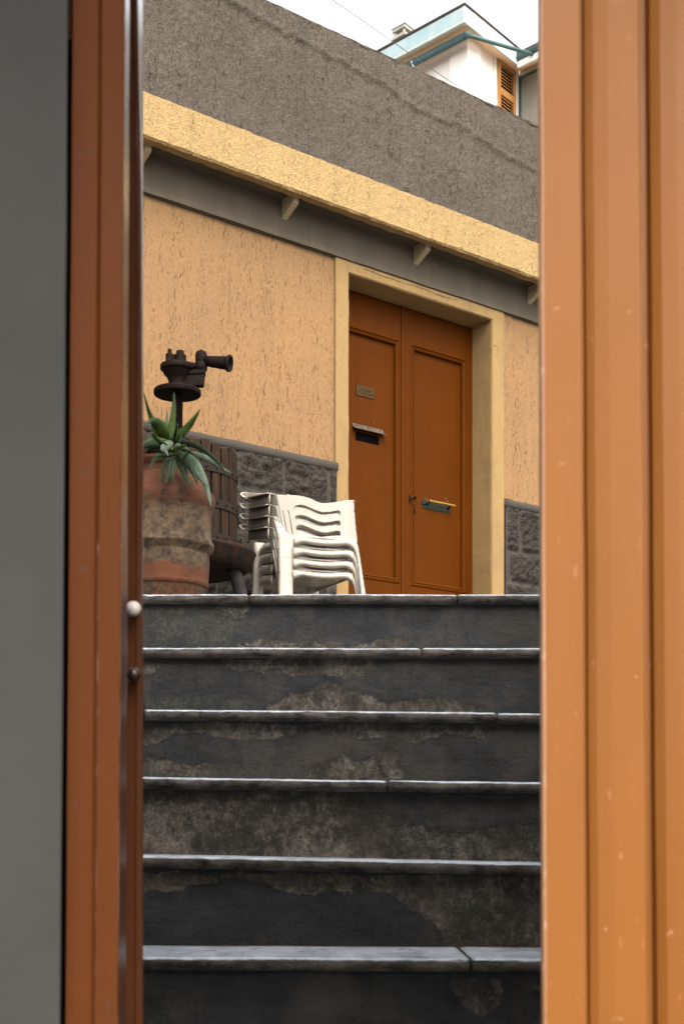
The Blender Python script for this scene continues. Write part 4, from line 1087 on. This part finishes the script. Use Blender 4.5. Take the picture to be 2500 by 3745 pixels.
# sloping soffits
def quad(name, pts, mat, th=.02):
    o = mesh_obj(name, [hl(p) for p in pts], [(0,1,2,3)], mat, hr); s = o.modifiers.new('s', 'SOLIDIFY'); s.thickness = th; s.offset = 0; return o
zz_ = lambda p, z: Vector((p.x, p.y, z))
quad('soffit', [zz_(EL, ez0+.02), zz_(E0, ez0+.02), zz_(C0, zw), zz_(C0+Ld*8.2, zw)], M['soffit'])
quad('soffit', [zz_(E0, ez0+.02), zz_(ER, ez0+.02), zz_(I0, zw), zz_(C0, zw)], M['soffit'])
# roof slabs
rise = 1.3; inn = Vector((off.x, off.y, 0))*-3.2
apex = E0+inn
quad('roof', [zz_(EL-nL*-.03, ez1+.03), zz_(E0+off*.02, ez1+.03), zz_(apex, ez1+rise*.55), zz_(apex+Ld*8, ez1+rise*.55)], M['roof'], .025)
quad('roof', [zz_(E0+off*.02, ez1+.032), zz_(ER, ez1+.032), zz_(apex+Rd*2.5, ez1+rise*.55), zz_(apex, ez1+rise*.55)], M['roof'], .025)
# gutters
def pipe(name, a, b, r, mat): 
    return MB().tube([hl(a), hl(a.lerp(b, .5)), hl(b)], r, 12).build(name, mat, hr, smooth=True)
gA = zz_(C0+nL*.22+nR*.16, (HY-121)/F*HD*.985)
pipe('gutter_pipe', gA+Ld*6.0, gA, .050, M['gutter'])
gB = gA.copy()
gEnd = zz_(I0+nR*.55-Rd*.15, (HY-214)/F*(I0+nR*.55-Rd*.15).y)
pipe('gutter_pipe', gB, gEnd, .028, M['gutter_dark'])
MB().ball(hl(gA), .054, 14, 9).build('elbow', M['gutter'], hr, smooth=True)
MB().tube([hl(gA+Ld*1.0+Vector((0,0,.045))), hl(gA+Ld*1.0+nL*.045+Vector((0,0,-.0))), hl(gA+Ld*1.0+Vector((0,0,-.055)))], .018, 8).build('pipe_clip', M['white_trim'], hr)
# wing eave and its gutter
wE = zz_(ER, (HY-214)/F*ER.y)
pipe('wing_gutter', wE, wE+Wd*2.6, .060, M['gutter_dark'])
board(zz_(ER, 0)+nL*.02, zz_(ER+Wd*2.6, 0)+nL*.02, (HY-250)/F*ER.y, (HY-218)/F*ER.y, .04, nL, 'wing_fascia', M['white_trim'])
quad('wing_soffit', [zz_(ER, (HY-248)/F*ER.y), zz_(ER+Wd*2.6, (HY-248)/F*ER.y), zz_(I0+Wd*3.2, wing_top), zz_(I0, wing_top)], M['soffit'])
quad('wing_roof', [zz_(ER+nL*.05, (HY-205)/F*ER.y), zz_(ER+Wd*2.6+nL*.05, (HY-205)/F*ER.y), zz_(ER+Wd*2.6-nL*2, (HY-205)/F*ER.y+.55), zz_(ER-nL*2, (HY-205)/F*ER.y+.55)], M['roof'], .05)
# shuttered window on the right-hand wall
s0_, s1_ = sol(1812, C0, Rd), sol(1874, C0, Rd)
def hz(px, py, base, dirv): return (HY-py)/F*(base+dirv*sol(px, base, dirv)).y
st_ = hz(1812, 219, C0, Rd); sh_ = 1.9
pA = C0+Rd*s0_+nR*.05; pB = C0+Rd*s1_+nR*.05
win = MB(); win.hexa(wallq(C0+Rd*(s0_-.07)+nR*.02, C0+Rd*(s0_-.002)+nR*.02, st_-sh_, st_+.08, .05, nR)); win.hexa(wallq(C0+Rd*(s1_+.002)+nR*.02, C0+Rd*(s1_+.12)+nR*.02, st_-sh_, st_+.08, .05, nR)); win.hexa(wallq(C0+Rd*(s0_-.0015)+nR*.019, C0+Rd*(s1_+.0015)+nR*.019, st_+.004, st_+.08, .05, nR))
wf = win.build('window_frame', M['white_trim'], hr)
shw = s1_-s0_; fr_ = .055
sh = MB()
def sbox(u0, u1, z0, z1, t0=0.0, t1=.035):
    a = C0+Rd*(s0_+u0)+nR*(.055-t0); b = C0+Rd*(s0_+u1)+nR*(.055-t0); sh.hexa(wallq(a, b, z0, z1, t1, nR))
sbox(0, fr_, st_-sh_, st_); sbox(shw-fr_, shw, st_-sh_, st_); sbox(fr_, shw-fr_, st_-fr_, st_)
midz = hz(1840, 350, C0, Rd)
sbox(fr_, shw-fr_, midz-.05, midz+.05); sbox(fr_, shw-fr_, st_-sh_, st_-sh_+.08)
so_ = sh.build('shutter', M['shutter'], hr)
sl = MB(); z = st_-fr_-.04
while z > st_-sh_+.1:
    if abs(z-midz) > .07:
        a = C0+Rd*(s0_+fr_)+nR*.05; b = C0+Rd*(s1_-fr_)+nR*.05
        sl.add([hl((p.x+q.x, p.y+q.y, z+dz)) for p, q, dz in ((a, nR*0, 0), (b, nR*0, 0), (b, nR*-.028, .030), (a, nR*-.028, .030))]+[hl((p.x+q.x, p.y+q.y, z+dz-.008)) for p, q, dz in ((a, nR*0, 0), (b, nR*0, 0), (b, nR*-.028, .030), (a, nR*-.028, .030))], [(0,1,2,3), (4,5,6,7), (0,1,5,4), (2,3,7,6)])
    z -= .048
sl.build('louvres', M['shutter'], so_)
bkq = MB(); bkq.hexa(wallq(C0+Rd*(s0_+fr_)+nR*.008, C0+Rd*(s1_-fr_)+nR*.008, st_-sh_+.05, st_-.02, .006, nR)); bkq.build('dark_inside', M['black'], so_)
# wing window
gw0, gw1 = sol(1906, I0, Wd), sol(2010, I0, Wd); gt = hz(1906, 290, I0, Wd)
wq = MB(); wq.hexa(wallq(I0+Wd*gw0+nW*.012, I0+Wd*gw1+nW*.012, gt-1.8, gt, .01, nW)); gl_ = wq.build('window_glass', M['glass'], hr)
wq = MB(); wq.hexa(wallq(I0+Wd*(gw0-.03)+nW*.03, I0+Wd*(gw0-.001)+nW*.03, gt-1.8, gt+.03, .03, nW)); wq.hexa(wallq(I0+Wd*gw0+nW*.03, I0+Wd*gw1+nW*.03, gt+.001, gt+.03, .03, nW)); wq.build('window_trim', M['gutter_dark'], gl_)
# chimney on the left slope
cp = P(1474, HY, 22.4); k_ = 22.4/F; zc0 = (HY-150)*k_
chm = MB(); cw = .15
def cbox(w_, z0, z1): 
    chm.hexa([hl((cp.x+sx*w_*Ld.x+sy*w_*Rd.x, cp.y+sx*w_*Ld.y+sy*w_*Rd.y, z)) for z in (z0, z1) for sx, sy in ((-1,-1),(1,-1),(1,1),(-1,1))])
cbox(.115, zc0-.9, zc0-.001); cbox(.14, zc0, zc0+.045)
for sx, sy in ((-1,-1),(1,-1),(1,1),(-1,1)):
    q = cp+Ld*(.09*sx)+Rd*(.09*sy); chm.hexa([hl((q.x+ax*.022, q.y+ay*.022, z)) for z in (zc0+.046, zc0+.119) for ax, ay in ((-1,-1),(1,-1),(1,1),(-1,1))])
cbox(.135, zc0+.12, zc0+.17)
top_ = [hl((cp.x+sx*.15*Ld.x+sy*.15*Rd.x, cp.y+sx*.15*Ld.y+sy*.15*Rd.y, zc0+.172)) for sx, sy in ((-1,-1),(1,-1),(1,1),(-1,1))]+[hl((cp.x, cp.y, zc0+.26))]
chm.add(top_, [(0,1,2,3), (0,1,4), (1,2,4), (2,3,4), (3,0,4)])
chm.build('chimney', M['chimney'], hr)
# overhead cable
cpts = [P(1100, -78, 8.9), P(1215, 0, 9.3), P(1330, 78, 9.8), P(1435, 153, 10.3), P(1560, 240, 10.9), P(1690, 328, 11.6), P(1815, 407, 12.4), P(1900, 458, 13.0)]
cb = MB().tube(cpts, .0026, 6).build('cable', M['cable'], None); tag(cb, 'thin dark cable stretched across the sky in front of the pink house', 'cable')

# ------------------------------------------------------------------ light, sky, camera
world = bpy.data.worlds.new('World'); bpy.context.scene.world = world; world.use_nodes = True
nt = world.node_tree; nt.nodes.clear()
sky = nt.nodes.new('ShaderNodeTexSky'); sky.sky_type = 'NISHITA'; sky.sun_disc = False
SUN_EL, SUN_AZ = 52.0, 155.0      # azimuth measured clockwise from +Y
sky.sun_elevation = math.radians(SUN_EL); sky.sun_rotation = math.radians(SUN_AZ); sky.dust_density = 3.0; sky.air_density = 1.0
hs = nt.nodes.new('ShaderNodeHueSaturation'); hs.inputs['Saturation'].default_value = .12
bg = nt.nodes.new('ShaderNodeBackground'); bg.inputs['Strength'].default_value = .15
wo = nt.nodes.new('ShaderNodeOutputWorld')
nt.links.new(sky.outputs[0], hs.inputs['Color']); nt.links.new(hs.outputs[0], bg.inputs[0]); nt.links.new(bg.outputs[0], wo.inputs[0])
sd = bpy.data.lights.new('sun', 'SUN'); sd.energy = .8; sd.angle = math.radians(50); sd.color = (1, .96, .9)
so = bpy.data.objects.new('sun', sd); C.objects.link(so)
az, el = math.radians(SUN_AZ), math.radians(SUN_EL)
sdir = Vector((math.sin(az)*math.cos(el), math.cos(az)*math.cos(el), math.sin(el)))
so.rotation_euler = (-sdir).to_track_quat('-Z', 'Y').to_euler()
so.location = sdir*30

cam = bpy.data.cameras.new('camera'); co = bpy.data.objects.new('camera', cam); C.objects.link(co)
co.location = (0, 0, 0); co.rotation_euler = (math.pi/2, 0, 0)
cam.sensor_fit = 'VERTICAL'; cam.sensor_height = 36; cam.lens = F*36/3745; cam.shift_y = (HY-1872.5)/3745
cam.clip_start = .05; cam.clip_end = 500
cam.dof.use_dof = True; cam.dof.focus_distance = 6.4; cam.dof.aperture_fstop = 13
sc = bpy.context.scene; sc.camera = co
sc.view_settings.view_transform = 'Standard'; sc.view_settings.look = 'None'; sc.view_settings.exposure = 2.0; sc.view_settings.gamma = 1
sc.render.engine = 'CYCLES'; sc.cycles.max_bounces = 8; sc.cycles.diffuse_bounces = 4
try: sc.cycles.use_denoising = True
except Exception: pass
